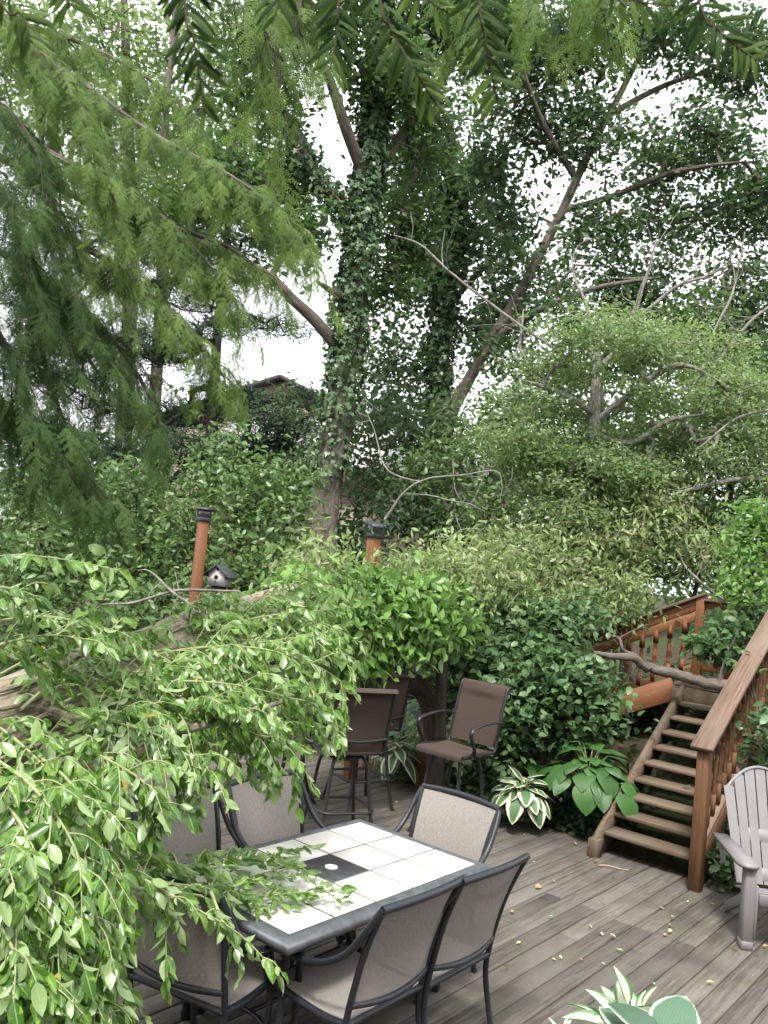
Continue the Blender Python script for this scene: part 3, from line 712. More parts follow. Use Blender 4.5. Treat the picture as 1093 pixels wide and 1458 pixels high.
def short_post():
    P = onz(600, 1118, 0); T = thing('low_post', 'short orange wooden post behind the bar chair', 'post', (P[0], P[1], -.05), A50)
    m = MB(); m.beam((0, 0, 0), (0, 0, .82), .12, .12, up=(1, 0, 0), bev=.006); m.build('post', M['stain'], T)
    m = MB(); m.box((0, 0, .835), (.17, .17, .03), None, .006); m.build('post_cap', M['cap'], T)
short_post()
def birdhouse():
    P = at(311, 834, 10.6); T = thing('birdhouse', 'small weathered white birdhouse with dark gabled roof among leaves', 'birdhouse', P, R(-14)); T.scale = (1.12, 1.12, 1.12)
    w, h, d = .2, .19, .17
    m = MB(); m.prism([(-w / 2, 0), (w / 2, 0), (w / 2, h * .72), (0, h * 1.2), (-w / 2, h * .72)], d, Matrix.Rotation(R(90), 3, 'X'), (0, d / 2, 0)); m.build('box', M['bhouse'], T)
    m = MB()
    for s in (-1, 1): m.beam((s * -.01, 0, h * 1.26), (s * .16, 0, h * .52), d + .08, .016, up=(0, 0, 1))
    m.build('roof', M['broof'], T)
    m = MB(); m.lathe((0, -d / 2 - .002, .1), [(0, .026), (-.004, .026)], 14, axis=(0, 1, 0)); m.build('entrance_ring', M['red'], T)
    m = MB(); m.lathe((0, -d / 2 - .004, .1), [(0, .016), (-.004, .016)], 14, axis=(0, 1, 0)); m.lathe((0.01, -d / 2 - .002, .185), [(0, .014), (-.004, .014)], 10, axis=(0, 1, 0)); m.build('entrance_hole', M['hole'], T)
    m = MB(); m.tube([(0, -d / 2, .05), (0, -d / 2 - .05, .05)], .006, 6); m.build('perch', M['twigb'], T)
    m = MB(); g = (float(ground_z(P[0], P[1])) - P[2]) / 1.12; m.tube([(0, 0, g), (0, 0, 0)], .03, 8); m.box((0, 0, -.03), (.12, .12, .05)); m.build('pole', M['barkd'], T)
birdhouse()
def house(name, label, c, w, d, h, ridge, rz, wall, roof, wins):
    T = thing(name, label, 'house', c, rz)
    m = MB(); m.prism([(-w / 2, 0), (w / 2, 0), (w / 2, h), (0, ridge - .12), (-w / 2, h)], d, Matrix.Rotation(R(90), 3, 'X'), (0, d, 0)); m.build('wall', M[wall], T)
    rf = None
    for s in (-1, 1):
        m = MB(); k = (ridge - h) / (w / 2); m.beam((0, d / 2, ridge), (s * (w / 2 + .6), d / 2, h - .6 * k), d + 1.0, .16, bev=0); rf = m.build('roof', M[roof], T)
    for (x, z, ww, hh) in wins:
        m = MB(); m.box((x, -.02, z), (ww + .2, .06, hh + .2)); o = m.build('window', M['frame'], T)
        m = MB(); m.box((x, -.055, z), (ww, .02, hh)); m.build('pane', M['pane'], o)
hp = at(412, 540, 36); house('neighbour_house', 'distant gabled house with dark roof behind the trees', (hp[0] - .3, 36, .8), 11, 12, 6.9, hp[2] - .8, R(-8), 'wallbg', 'roofg', [(-2.5, 4.6, 1.1, 1.4), (2.5, 4.6, 1.1, 1.4), (0, 1.8, 1.6, 1.5)])
hp = at(700, 700, 25); house('neighbour_garage', 'low beige building with pale roof glimpsed through shrubs', (hp[0] + .6, 25, .4), 6.4, 8, hp[2] - .2, hp[2] + 1.3, R(82), 'wallbg', 'roofw', [(-.8, 2.2, .9, 1.1)])

def added_shade_house():  # unseen house added behind the camera to block light on the chair backs
    T = thing('unseen_shading_house', 'taupe clapboard house wall added out of view to shade the chair backs', 'house', (0, -1.6, -.4))
    for i in range(20):
        m = MB(); m.box((0, 0, 0), (16, .03, .262), Matrix.Rotation(R(4), 3, 'X')); o = m.build('siding_board', M['siding'], T); o.location = (0, 0, .13 + .255 * i)
    m = MB(); m.box((0, -.16, 2.6), (16, .25, 5.2)); m.build('wall', M['siding'], T)
    for x in (-4, 3.2):
        m = MB(); m.box((x, .05, 3.8), (1.5, .08, 1.7)); o = m.build('window', M['frame'], T)
        m = MB(); m.box((x, .095, 3.8), (1.3, .02, 1.5)); m.build('pane', M['pane'], o)
    m = MB(); m.beam((-8.4, -.2, 5.3), (8.4, -.2, 5.3), 1.2, .16); m.build('eave', M['roofg'], T)
added_shade_house()

# ================================================================== PLANT TOOLS
def px2m(r, Y): return r * Y / 1200
def lobe_points(lobes, n, g=rng, inner=.35):
    """points inside ellipsoids; lobe = (x, y, Y, rx, ry[, rd]) seen from the terrace, radii in the same units, rd in metres"""
    A = np.array([l[3] * l[4] for l in lobes], float); idx = g.choice(len(lobes), n, p=A / A.sum())
    C = np.array([at(l[0], l[1], l[2]) for l in lobes])
    Rd = np.array([(px2m(l[3], l[2]), l[5] if len(l) > 5 else px2m((l[3] + l[4]) / 2, l[2]), px2m(l[4], l[2])) for l in lobes])
    d = nrm(g.normal(size=(n, 3))); r = (inner ** 3 + (1 - inner ** 3) * g.random(n)) ** (1 / 3)
    return C[idx] + d * r[:, None] * Rd[idx], idx
def grow(lines, targets, seg=.45, rtip=.006, g=rng, droop=0.0, power=.46):
    """join every target to the nearest wood, thickening towards the root; lines = [(points, radii)]"""
    N = []; par = []; rad = []; dep = []
    for P, r in lines:
        P, r = spline(np.array(P, float), np.array(r, float), 5)
        if N:
            q = np.array(N); j = int(np.argmin(np.linalg.norm(q - P[0], axis=1)))
        else: j = -1
        for i, p in enumerate(P):
            par.append(j if i == 0 else len(N) - 1); dep.append(0 if j < 0 and i == 0 else dep[par[-1]] + np.linalg.norm(p - N[par[-1]]))
            N.append(p); rad.append(r[i])
    nb = len(N); targets = np.asarray(targets); base = np.array(N)
    dd = np.array([np.min(np.linalg.norm(base - t, axis=1)) for t in targets]); order = np.argsort(dd)
    mx = nb + len(targets) * 8; NA = np.zeros((mx, 3)); NA[:nb] = base; n = nb; ends = []
    for o in order:
        t = targets[o]; d = np.linalg.norm(NA[:n] - t, axis=1); j = int(np.argmin(d)); D = d[j]
        k = int(np.clip(round(D / seg), 1, 7)); p0 = NA[j].copy(); prev = j
        bend = g.normal(size=3) * .10 * D + np.array((0, 0, .10 * D))
        for i in range(1, k + 1):
            f = i / k; p = p0 + (t - p0) * f + bend * math.sin(math.pi * f) - np.array((0, 0, droop * D * f * f * .2))
            NA[n] = p; par.append(prev); dep.append(dep[prev] + np.linalg.norm(p - NA[prev])); rad.append(0); prev = n; n += 1
        ends.append(prev)
    NA = NA[:n]; par = np.array(par); cnt = np.zeros(n)
    for e in ends: cnt[e] += 1
    for i in range(n - 1, 0, -1):
        if par[i] >= 0: cnt[par[i]] += cnt[i]
    rr = np.maximum(np.array(rad), rtip * np.maximum(cnt, 1) ** power)
    for i in range(n):                               # never thicker than the parent
        if par[i] >= 0 and i >= nb: rr[i] = min(rr[i], rr[par[i]] * .95)
    return NA, par, rr, np.array(dep), np.array(ends), nb
def wood_mesh(name, NA, par, rr, dep, mat, parent, sides=6, skip=0, **kw):
    ch = np.array([i for i in range(skip, len(NA)) if par[i] >= 0]); pa = par[ch]
    P0, P1 = NA[pa], NA[ch]; D = nrm(P1 - P0); ref = np.where(np.abs(D[:, 2:3]) < .9, np.array([[0, 0, 1.]]), np.array([[1., 0, 0]]))
    a = nrm(np.cross(D, ref)); b = np.cross(D, a); an = np.arange(sides) * 2 * np.pi / sides; K = len(ch)
    ring = np.cos(an)[None, :, None] * a[:, None] + np.sin(an)[None, :, None] * b[:, None]
    r0 = np.minimum(rr[pa], rr[ch] * 1.6); r1 = rr[ch]
    V = np.stack([P0[:, None] + ring * r0[:, None, None], P1[:, None] + ring * r1[:, None, None]], 1)
    tu = np.zeros((K, 2, sides, 3)); tu[..., 0] = np.cos(an); tu[..., 1] = np.sin(an); tu[..., :2] *= r1[:, None, None, None]
    tu[:, 0, :, 2] = dep[pa][:, None]; tu[:, 1, :, 2] = dep[ch][:, None]
    k = np.arange(sides); q = np.stack([k, (k + 1) % sides, sides + (k + 1) % sides, sides + k], -1)
    F = (q[None] + (np.arange(K) * 2 * sides)[:, None, None]).reshape(-1)
    V = V.reshape(-1, 3)
    if parent is not None: V = V - np.array(parent.location)
    me = make_mesh(name, V, F, np.full(K * sides, 4), mat, tuv=tu.reshape(-1, 3), smooth=True)
    return link(name, me, parent, **kw)
def scatter_leaves(name, centres, k, sig, size, mat, T, tmpl='2', up=.6, g=rng, flat=1.0, aspect=1.0, hang=.2, cl_rnd=None, outward=None, **kw):
    C = np.repeat(centres, k, 0); n = len(C)
    O = C + g.normal(size=(n, 3)) * sig * np.array((1, 1, flat))
    X = nrm(g.normal(size=(n, 3)) * np.array((1, 1, .6)) + np.array((0, 0, -hang)))
    if outward is not None: X = nrm(X * .7 + nrm(O - np.repeat(outward, k, 0)) * .8)
    Z = g.normal(size=(n, 3)) * .6 + np.array((0, 0, up))
    S = size * g.uniform(.65, 1.25, n); cr = g.random(len(centres)) if cl_rnd is None else cl_rnd
    rn = np.clip(.5 * np.repeat(cr, k) + .5 * g.random(n), 0, 1)
    S3 = np.stack([S, S * aspect, S], 1)
    tv, tf = {'2': (LEAF2_V, LEAF2_F), '8': (LEAF8_V, LEAF8_F), 'i': (IVY_V, IVY_F)}[tmpl]
    return stamp(name, tv, tf, O, X, Z, S3, rn, mat, T, kind='stuff', **kw)
def value_noise(na, ns, g):
    t = g.random((na, ns))
    def f(a, s):
        a = np.asarray(a) % 1 * na; s = np.asarray(s); i = np.floor(a).astype(int); j = np.floor(s).astype(int); fa = a - i; fs = s - j
        fa = fa * fa * (3 - 2 * fa); fs = fs * fs * (3 - 2 * fs); w = lambda x, y: t[x % na, y % ns]
        return (w(i, j) * (1 - fa) + w(i + 1, j) * fa) * (1 - fs) + (w(i, j + 1) * (1 - fa) + w(i + 1, j + 1) * fa) * fs
    return f
def trunk_part(name, P, r, mat, T, n=22, sub=10, amp=.09, freq=11, sfreq=2.5, g=rng, **kw):
    """tapered trunk with real bark furrows"""
    P, r = spline(np.array(P, float), np.array(r, float), sub); TT = nrm(np.gradient(P, axis=0))
    f1 = value_noise(freq, 64, g); f2 = value_noise(5, 32, g); f3 = value_noise(freq * 2, 128, g)
    along = np.r_[0, np.cumsum(np.linalg.norm(np.diff(P, axis=0), axis=1))]; ref = np.array((1., 0, 0)) if abs(TT[0][0]) < .8 else np.array((0, 0, 1.)); V = []; tu = []
    for i, p in enumerate(P):
        t = TT[i]; a = ref - t * (ref @ t); a /= np.linalg.norm(a); b = np.cross(t, a); ref = a
        fr = np.arange(n) / n; an = fr * 2 * np.pi
        d = 1 + amp * (f1(fr, np.full(n, along[i] * sfreq)) - .5) * 2 + .1 * (f2(fr, np.full(n, along[i] * .8)) - .5) * 2 + amp * .5 * (f3(fr, np.full(n, along[i] * sfreq * 2.2)) - .5)
        V.append(p + (r[i] * d)[:, None] * (np.cos(an)[:, None] * a + np.sin(an)[:, None] * b))
        tu.append(np.stack([np.cos(an) * r[i], np.sin(an) * r[i], np.full(n, along[i])], 1))
    V = np.concatenate(V) - np.array(T.location); m = len(P); I = np.arange(m * n).reshape(m, n); J = np.roll(I, -1, 1)
    F = np.stack([I[:-1], J[:-1], J[1:], I[1:]], -1).reshape(-1)
    me = make_mesh(name, V, F, np.full((m - 1) * n, 4), mat, tuv=np.concatenate(tu), smooth=True)
    return link(name, me, T, **kw)
def ppath(pts, Y=None): return [at(p[0], p[1], p[2] if len(p) > 2 else Y) for p in pts]
def prad(rs, Y): return [px2m(r, Y) for r in rs]
def ground_pt(x, y, Y, sink=.1):
    P = at(x, y, Y); return np.array((P[0], P[1], float(ground_z(P[0], P[1])) - sink))
def ivy_on(name, label, P, r, n, size, off=(.02, .13), side=None, mat='ivy', cat='ivy', stems=3, dens=None, g=rng):
    """ivy climbing a trunk: woody stems and a coat of leaves"""
    P, r = spline(np.array(P, float), np.array(r, float), 10); T = thing(name, label, cat, P[0]); TT = nrm(np.gradient(P, axis=0))
    t = g.random(n) if dens is None else dens(g.random(n)); f = t * (len(P) - 1); i = np.minimum(f.astype(int), len(P) - 2); w_ = (f - i)[:, None]
    p = P[i] * (1 - w_) + P[i + 1] * w_; rad = r[i]; tt = TT[i]
    a = nrm(np.cross(tt, np.array((0, 1., 0)))); b = np.cross(tt, a); an = g.random(n) * 2 * np.pi
    clump = .5 + .5 * np.sin(t * 60 + 3 * np.sin(an * 2)) * np.cos(an * 3 + t * 31)
    outw = np.cos(an)[:, None] * a + np.sin(an)[:, None] * b
    O = p + outw * (rad + g.uniform(*off, n) * (.35 + .9 * clump))[:, None]
    X = nrm(np.array((0, 0, -1.)) * .8 + g.normal(size=(n, 3)) * .5 + outw * .3); Z = outw + np.array((0, 0, .45)) + g.normal(size=(n, 3)) * .35
    stamp('foliage', IVY_V, IVY_F, O, X, Z, size * g.uniform(.6, 1.25, n), np.clip(g.random(n) * .6 + .4 * clump, 0, 1), M[mat], T, kind='stuff')
    for s in range(stems):
        ph = g.random() * 6.28 if side is None else side + (s - stems / 2) * .5; m = MB(); pts = []
        for q in range(0, len(P), 3):
            an_ = ph + .5 * math.sin(q * .23 + s * 2); aa = nrm(np.cross(TT[q], np.array((0, 1., 0)))); bb = np.cross(TT[q], aa)
            pts.append(P[q] + (math.cos(an_) * aa + math.sin(an_) * bb) * (r[q] * 1.05 + .01))
        m.tube(pts, np.linspace(.022, .01, len(pts)), 7, sm=3); m.build('vine_stem', M['vinewood'], T, smooth=True, world=True)
    return T
def tree(name, label, trunk, lines, lobes, n_tw, k, leaf, sig, mat, bark='bark', cat='tree', tmpl='2', up=.6, flat=1.0, aspect=1.0, seg=.5, inner=.3, group=None, skip_trunk=False, rtip=.006, hang=.2, sides=6, tw=None, droop=0.0, g=rng, clump=None):
    base = trunk[0][0]; T = thing(name, label, cat, base, group=group)
    if not skip_trunk: trunk_part('trunk', trunk[0], trunk[1], M[bark], T, n=48, sub=14, amp=.11, freq=17, sfreq=2.0)
    lines = [(P, list(r[:-1]) + [r[-1] * .4]) for P, r in lines]
    for P, r in lines:
        m = MB(); m.tube(P, r, 9, sm=6); m.build('limb', M[bark], T, smooth=True, world=True)
    if tw is None: tw, li = lobe_points(lobes, n_tw, g, inner)
    else: li = np.zeros(len(tw), int)
    if clump:                                          # leaves gather in clumps with open gaps between
        kv = nrm(g.normal(size=(9, 3))) * (2 * np.pi / (clump * g.uniform(.6, 1.5, 9)))[:, None]; f = np.cos(tw @ kv.T + g.random(9) * 6.28).sum(1)
        kp = f > np.quantile(f, .25); tw, li = tw[kp], li[kp]
    G = grow([trunk] + lines, tw, seg, rtip, g, droop); NA, par, rr, dep, ends, nb = G
    wood_mesh('branches', NA, par, rr, dep, M[bark], T, sides, skip=nb, kind='stuff')
    lr = g.random(len(lobes) if lobes else 1); cl = np.clip(.55 * lr[li] + .45 * g.random(len(tw)), 0, 1)
    scatter_leaves('crown', tw, k, sig, leaf, M[mat], T, tmpl, up, g, flat, aspect, hang, cl_rnd=cl)
    return T

# ================================================================== FAR TREES AND HOUSES' SCREEN
def wood_far():
    g = np.random.default_rng(11); pts = []
    for k in range(900):
        x = g.uniform(-28, 34); y = g.uniform(38, 52); h = 7.0 + 2.2 * math.sin(x * .5) + 1.5 * math.sin(x * 1.3 + 1)
        if -8 < x < -1: h = min(h, 5.0)
        pts.append((x, y, g.uniform(.5, h)))
    T = thing('distant_wood', 'far belt of green trees closing the view at the horizon', 'woodland', (0, 45, 0), kind='stuff')
    scatter_leaves('foliage', np.array(pts), 26, .9, .5, M['far'], T, g=g)
wood_far()

# tall pale trees behind on the left
Y = 26
tr = ([ground_pt(182, 700, Y)] + ppath([(186, 420), (182, 200), (178, 40), (172, -120)], Y), prad([13, 11, 8, 6, 3], Y))
tree('ash_tree', 'tall slim tree with pale feathery crown behind the hemlock', tr,
     [(ppath([(184, 300), (240, 110), (260, 20)], Y), prad([5, 4, 2], Y)), (ppath([(184, 330), (130, 200), (110, 90)], Y), prad([5, 4, 2], Y))],
     [(150, 40, Y, 120, 70), (60, 120, Y, 80, 90), (260, 60, Y, 80, 70), (40, 20, Y, 70, 60), (180, 150, Y, 90, 60), (330, 110, Y, 60, 70), (90, 250, Y, 80, 60), (250, 230, Y, 80, 60)],
     300, 24, .26, .5, 'light', seg=1.0, inner=.1, rtip=.012)
Y = 23
tr = ([ground_pt(225, 700, Y)] + ppath([(228, 430), (232, 250), (236, 150), (246, 60), (250, -60)], Y), prad([9, 8, 6, 5, 4, 2], Y))
tree('birch_tree', 'thin dark stemmed tree beside the pale feathery one', tr, [(ppath([(233, 200), (290, 150), (330, 40)], Y), prad([4, 3, 2], Y))],
     [(300, 200, Y, 70, 50), (340, 60, Y, 60, 60), (250, 320, Y, 70, 50), (350, 290, Y, 60, 50), (400, 340, Y, 40, 40)], 150, 22, .22, .42, 'far', seg=.9, rtip=.01)

# dark pine on the left
def pine():
    g = np.random.default_rng(5); Y = 20
    tr = ([ground_pt(298, 700, Y)] + ppath([(302, 600), (308, 500), (316, 400), (330, 270), (340, 150)], Y), prad([9, 8, 7, 6, 4, 2], Y))
    T = thing('pine_tree', 'dark blue green pine with flat layered boughs', 'tree', tr[0][0]); trunk_part('trunk', tr[0], tr[1], M['barkd'], T, n=12, sub=6)
    lays = [(215, 600, 95, 22), (300, 590, 70, 22), (130, 560, 90, 26), (250, 645, 110, 26), (150, 650, 110, 28), (330, 640, 90, 24), (395, 640, 60, 22), (60, 620, 80, 26), (60, 520, 80, 30),
            (340, 460, 62, 16), (400, 468, 46, 13), (275, 475, 60, 20), (225, 500, 70, 24), (160, 470, 70, 26), (260, 420, 80, 24), (350, 395, 60, 20), (300, 350, 70, 22), (240, 370, 60, 22), (400, 350, 40, 16), (330, 300, 60, 18), (150, 400, 60, 26), (190, 690, 120, 26), (360, 690, 90, 24), (70, 700, 90, 30), (400, 585, 45, 22), (350, 570, 40, 18), (40, 420, 70, 30), (110, 330, 60, 26), (20, 320, 60, 30), (100, 480, 70, 26), (30, 250, 60, 28), (370, 600, 50, 18), (425, 610, 40, 18), (310, 555, 50, 16), (440, 570, 30, 14), (380, 640, 60, 20)]
    lobes = [(x, y, Y + g.uniform(-1, 1), rx, ry, px2m(rx, Y) * .8) for x, y, rx, ry in lays]
    tw, li = lobe_points(lobes, 1650, g, .05)
    NA, par, rr, dep, ends, nb = grow([tr], tw, .7, .008, g); wood_mesh('branches', NA, par, rr, dep, M['barkd'], T, 5, skip=nb, kind='stuff')
    n = len(tw); k = 34; C = np.repeat(tw, k, 0); X = nrm(g.normal(size=(n * k, 3)) * np.array((1, 1, .5)) + np.array((0, 0, .25)))
    S = g.uniform(.2, .34, n * k); S3 = np.stack([S, S * .14, S * .3], 1)
    stamp('crown', LEAF2_V, LEAF2_F, C + g.normal(size=C.shape) * np.array((.16, .16, .06)), X, g.normal(size=C.shape) * .5 + np.array((0, 0, 1)), S3, np.clip(np.repeat(g.random(n), k) * .6 + g.random(n * k) * .4, 0, 1), M['pine'], T, kind='stuff')
pine()

# main tree with ivy
Y = 14
trunkA = ([ground_pt(452, 900, Y), *ppath([(455, 790), (462, 720), (474, 640), (490, 520), (505, 400), (520, 280), (531, 180), (541, 80), (548, -60)], Y)], prad([30, 25, 22, 20, 18, 16, 14, 12, 9, 5], Y))
limbsA = [(ppath([(490, 505, Y), (450, 458, Y - .3), (415, 425, Y - .5), (385, 395, Y - .7), (330, 365, Y - 1), (265, 335, Y - 1.2), (225, 300, Y - 1.4)]), prad([10, 8.5, 7.5, 6.5, 5, 4, 2.5], Y)),
          (ppath([(512, 340, Y), (478, 285, Y - .2), (440, 235, Y - .4), (405, 165, Y - .6), (370, 90, Y - .8), (345, 10, Y - 1)]), prad([9, 9, 8.5, 8, 6, 4], Y)),
          (ppath([(522, 260, Y), (495, 190, Y - .5), (475, 130, Y - .8), (450, 60, Y - 1), (440, -20, Y - 1.2)]), prad([9, 8.5, 7, 5, 3], Y)),
          (ppath([(522, 275, Y), (560, 210, Y + .3), (610, 140, Y + .6), (650, 80, Y + .9), (700, -20, Y + 1.2)]), prad([9, 8, 7.5, 6, 4], Y)),
          (ppath([(505, 430, Y), (478, 418, Y - .3), (450, 400, Y - .5)]), prad([6, 5.5, 5], Y))]
tree('ivy_clad_tree', 'tall forked tree with furrowed trunk, clad in ivy, behind the deck', trunkA, limbsA,
     [(450, 30, 13.2, 90, 55), (370, 130, 13.6, 60, 60), (600, 30, 14.4, 90, 60), (330, 260, 13.2, 60, 45), (600, 200, 14.6, 50, 60), (590, 330, 14.8, 40, 50), (410, 250, 14.6, 40, 40), (560, 110, 13.6, 60, 50), (430, 330, 13.4, 45, 35), (700, 40, 15, 60, 50), (260, 300, 12.8, 50, 40), (560, 420, 14.6, 30, 45)],
     820, 28, .155, .23, 'canopy', seg=.5, inner=.1, clump=1.3)
ivy_on('ivy_vine', 'dense dark ivy coating the tall forked tree trunk', [at(468, 684, 14)] + trunkA[0][4:], [px2m(20, 14)] + trunkA[1][4:], 9500, .1, off=(.01, .2), stems=6, side=4.4, dens=lambda r: r ** .82)
ivy_on('ivy_vine', 'ivy sleeve climbing the left upper fork of the tall tree', limbsA[1][0][:4], limbsA[1][1][:4], 900, .1, off=(.01, .16), stems=1)

# second ivy trunk and the leaning tree
Y = 20
trunkB = ([ground_pt(612, 800, Y), *ppath([(617, 700), (622, 600), (630, 470), (640, 370), (648, 270), (640, 170)], Y)], prad([15, 13, 12, 11, 9, 7, 4], Y))
tree('ivy_clad_tree', 'slimmer ivy wrapped tree standing beyond the forked tree', trunkB, [(ppath([(634, 440), (690, 380), (740, 340)], Y), prad([5, 4, 3], Y)), (ppath([(640, 380), (590, 320), (570, 240)], Y), prad([5, 4, 3], Y))],
     [(600, 380, Y, 60, 60), (690, 330, Y, 60, 50), (570, 500, Y, 50, 60), (650, 220, Y, 60, 60), (580, 260, Y, 50, 50), (700, 450, Y, 60, 50), (560, 590, Y, 45, 40)], 520, 28, .185, .3, 'maple', seg=.7, rtip=.008, inner=.1, clump=1.6)
ivy_on('ivy_vine', 'dark ivy coat on the slimmer trunk beyond', trunkB[0][2:6], trunkB[1][2:6], 3600, .14, off=(.02, .3), stems=1)
Y = 17
trunkC = ([ground_pt(600, 820, Y), *ppath([(630, 640), (668, 540), (735, 425), (790, 320), (840, 215), (895, 110), (950, 0), (990, -90)], Y)], prad([11, 10, 8.5, 7.5, 6.5, 5, 4, 3, 2], Y))
tree('maple_tree', 'leaning maple with wide dark crown against the white sky', trunkC,
     [(ppath([(700, 485, Y), (770, 440, Y - .5), (850, 410, Y - 1), (940, 395, Y - 1.4)]), prad([6, 5, 4, 3], Y)), (ppath([(800, 300, Y), (870, 280, Y), (960, 245, Y - .5), (1060, 230, Y - 1)]), prad([5, 4.5, 4, 3], Y)),
      (ppath([(820, 255, Y), (770, 170, Y - .5), (740, 80, Y - 1), (735, 0, Y - 1.2)]), prad([5, 4, 3, 2], Y)), (ppath([(865, 165, Y), (950, 120, Y + .5), (1050, 90, Y + 1)]), prad([5, 4, 3], Y))],
     [(760, 60, Y, 75, 70), (850, 60, Y, 80, 60), (960, 60, Y, 80, 55), (1060, 90, Y, 60, 50), (720, 150, Y, 60, 50), (800, 180, Y, 70, 50), (900, 230, Y, 80, 45), (1010, 200, Y, 60, 45), (1070, 290, Y, 60, 60), (970, 310, Y, 70, 40), (840, 330, Y, 60, 45),
      (750, 300, Y, 45, 40), (760, 400, Y, 70, 50), (870, 420, Y, 70, 40), (960, 410, Y, 60, 40), (1050, 420, Y, 60, 45), (700, 240, Y, 40, 35), (680, 60, Y, 50, 50), (1000, 470, Y, 70, 40), (1080, 500, Y, 50, 50), (720, 500, Y, 50, 50)],
     1250, 28, .17, .25, 'maple', seg=.6, inner=.1, clump=1.5)

Y = 15.5
tree('hornbeam_tree', 'dark leafy tree filling the gap behind the feathery light tree', ([ground_pt(905, 800, Y), *ppath([(908, 640), (915, 540), (900, 450)], Y)], prad([9, 8, 6, 3], Y)), [],
     [(780, 560, Y, 60, 45), (870, 500, Y, 70, 40), (960, 520, Y, 70, 45), (1050, 540, Y, 60, 50), (900, 600, Y, 80, 45), (1020, 630, Y, 70, 45), (720, 600, Y, 50, 40), (830, 650, Y, 70, 40), (820, 450, Y, 50, 30), (1000, 450, Y, 60, 30)], 520, 26, .14, .24, 'canopy', seg=.5, inner=.1, clump=1.2)
# shrubs on the left, behind the fallen tree
def shrub(name, label, roots, lobes, n_tw, k, leaf, sig, mat, tmpl='8', bark='barkd', cat='shrub', up=.55, flat=.9, seg=.3, inner=.35, aspect=1.0, hang=.35, seed=1, rtip=.004, group=None):
    g = np.random.default_rng(seed); T = thing(name, label, cat, roots[0], group=group)
    tw, li = lobe_points(lobes, n_tw, g, inner); lines = []
    C = np.array([at(l[0], l[1], l[2]) for l in lobes])
    for i, r in enumerate(roots):
        c = C[np.argmin(np.linalg.norm(C[:, :2] - r[:2], axis=1))]; lines.append(([r, r * .5 + c * .5 + g.normal(size=3) * .08, c], [.03, .022, .012]))
    NA, par, rr, dep, ends, nb = grow(lines, tw, seg, rtip, g); wood_mesh('stems', NA, par, rr, dep, M[bark], T, 5, kind='stuff')
    lr = g.random(len(lobes)); cl = np.clip(.5 * lr[li] + .5 * g.random(len(tw)), 0, 1)
    scatter_leaves('foliage', tw, k, sig, leaf, M[mat], T, tmpl, up, g, flat, aspect, hang, cl_rnd=cl)
    return T
def roots_at(*ps): return [ground_pt(*p) for p in ps]
shrub('laurel_shrub', 'broad leafy shrub thicket at the foot of the dark pine', roots_at((80, 800, 13), (200, 800, 13)),
      [(60, 770, 13, 110, 50), (170, 730, 13.4, 90, 60), (40, 700, 13.5, 70, 50), (120, 830, 12.6, 120, 45), (20, 860, 12.4, 80, 50), (230, 800, 12.8, 60, 60)], 420, 20, .13, .2, 'shrub', seed=21)
shrub('dogwood_shrub', 'tall bright shrub with drooping leaves beside the birdhouse', roots_at((330, 820, 12), (400, 800, 12.4)),
      [(330, 700, 12.4, 70, 55), (310, 650, 12.6, 40, 40), (390, 750, 12.2, 60, 60), (350, 800, 11.8, 70, 50), (260, 760, 12.2, 40, 60), (410, 700, 12.6, 35, 45), (300, 860, 11.6, 90, 40), (400, 830, 11.6, 60, 40), (200, 700, 12.6, 45, 45), (200, 880, 11.4, 80, 40)], 430, 20, .12, .17, 'shrub', seed=22)
shrub('dark_undergrowth', 'dark shaded undergrowth around the base of the forked tree', roots_at((520, 800, 15), (600, 800, 16), (420, 800, 16)),
      [(540, 640, 16, 60, 60), (560, 720, 15.5, 70, 50), (420, 680, 17, 50, 60), (500, 780, 15, 60, 40), (620, 640, 16.5, 50, 50), (640, 740, 15, 60, 45), (400, 600, 19, 55, 45), (560, 590, 17, 40, 40)], 380, 22, .14, .24, 'maple', seed=23)
shrub('privet_hedge', 'light green overgrown shrubs in front of the beige building', roots_at((760, 760, 14), (700, 760, 14.5)),
      [(700, 650, 14.6, 60, 50), (620, 660, 15, 45, 40), (760, 700, 14, 70, 45), (690, 740, 14, 60, 35), (840, 740, 13.6, 70, 40), (780, 640, 15, 40, 30), (900, 680, 13.6, 60, 60), (640, 600, 16, 40, 35)], 360, 22, .12, .22, 'shrub', seed=24)
shrub('honeysuckle_shrub', 'rangy shrub mass on the bank above the stairs', roots_at((980, 760, 11.6), (1060, 760, 11.8)),
      [(960, 740, 12, 80, 60), (1040, 690, 12, 70, 60), (1000, 800, 11.6, 80, 35), (900, 790, 11.6, 60, 40), (1070, 620, 12.4, 50, 70), (980, 640, 12.6, 60, 50), (1090, 760, 11.6, 40, 60)], 360, 22, .1, .19, 'shrub', seed=25)
shrub('viburnum_shrub', 'pale green shrub at the bank edge above the handrail', roots_at((1078, 860, 9.4)),
      [(1072, 790, 9.4, 34, 45), (1085, 740, 9.4, 25, 30), (1060, 840, 9.2, 25, 25)], 80, 20, .1, .12, 'vine', seed=26)

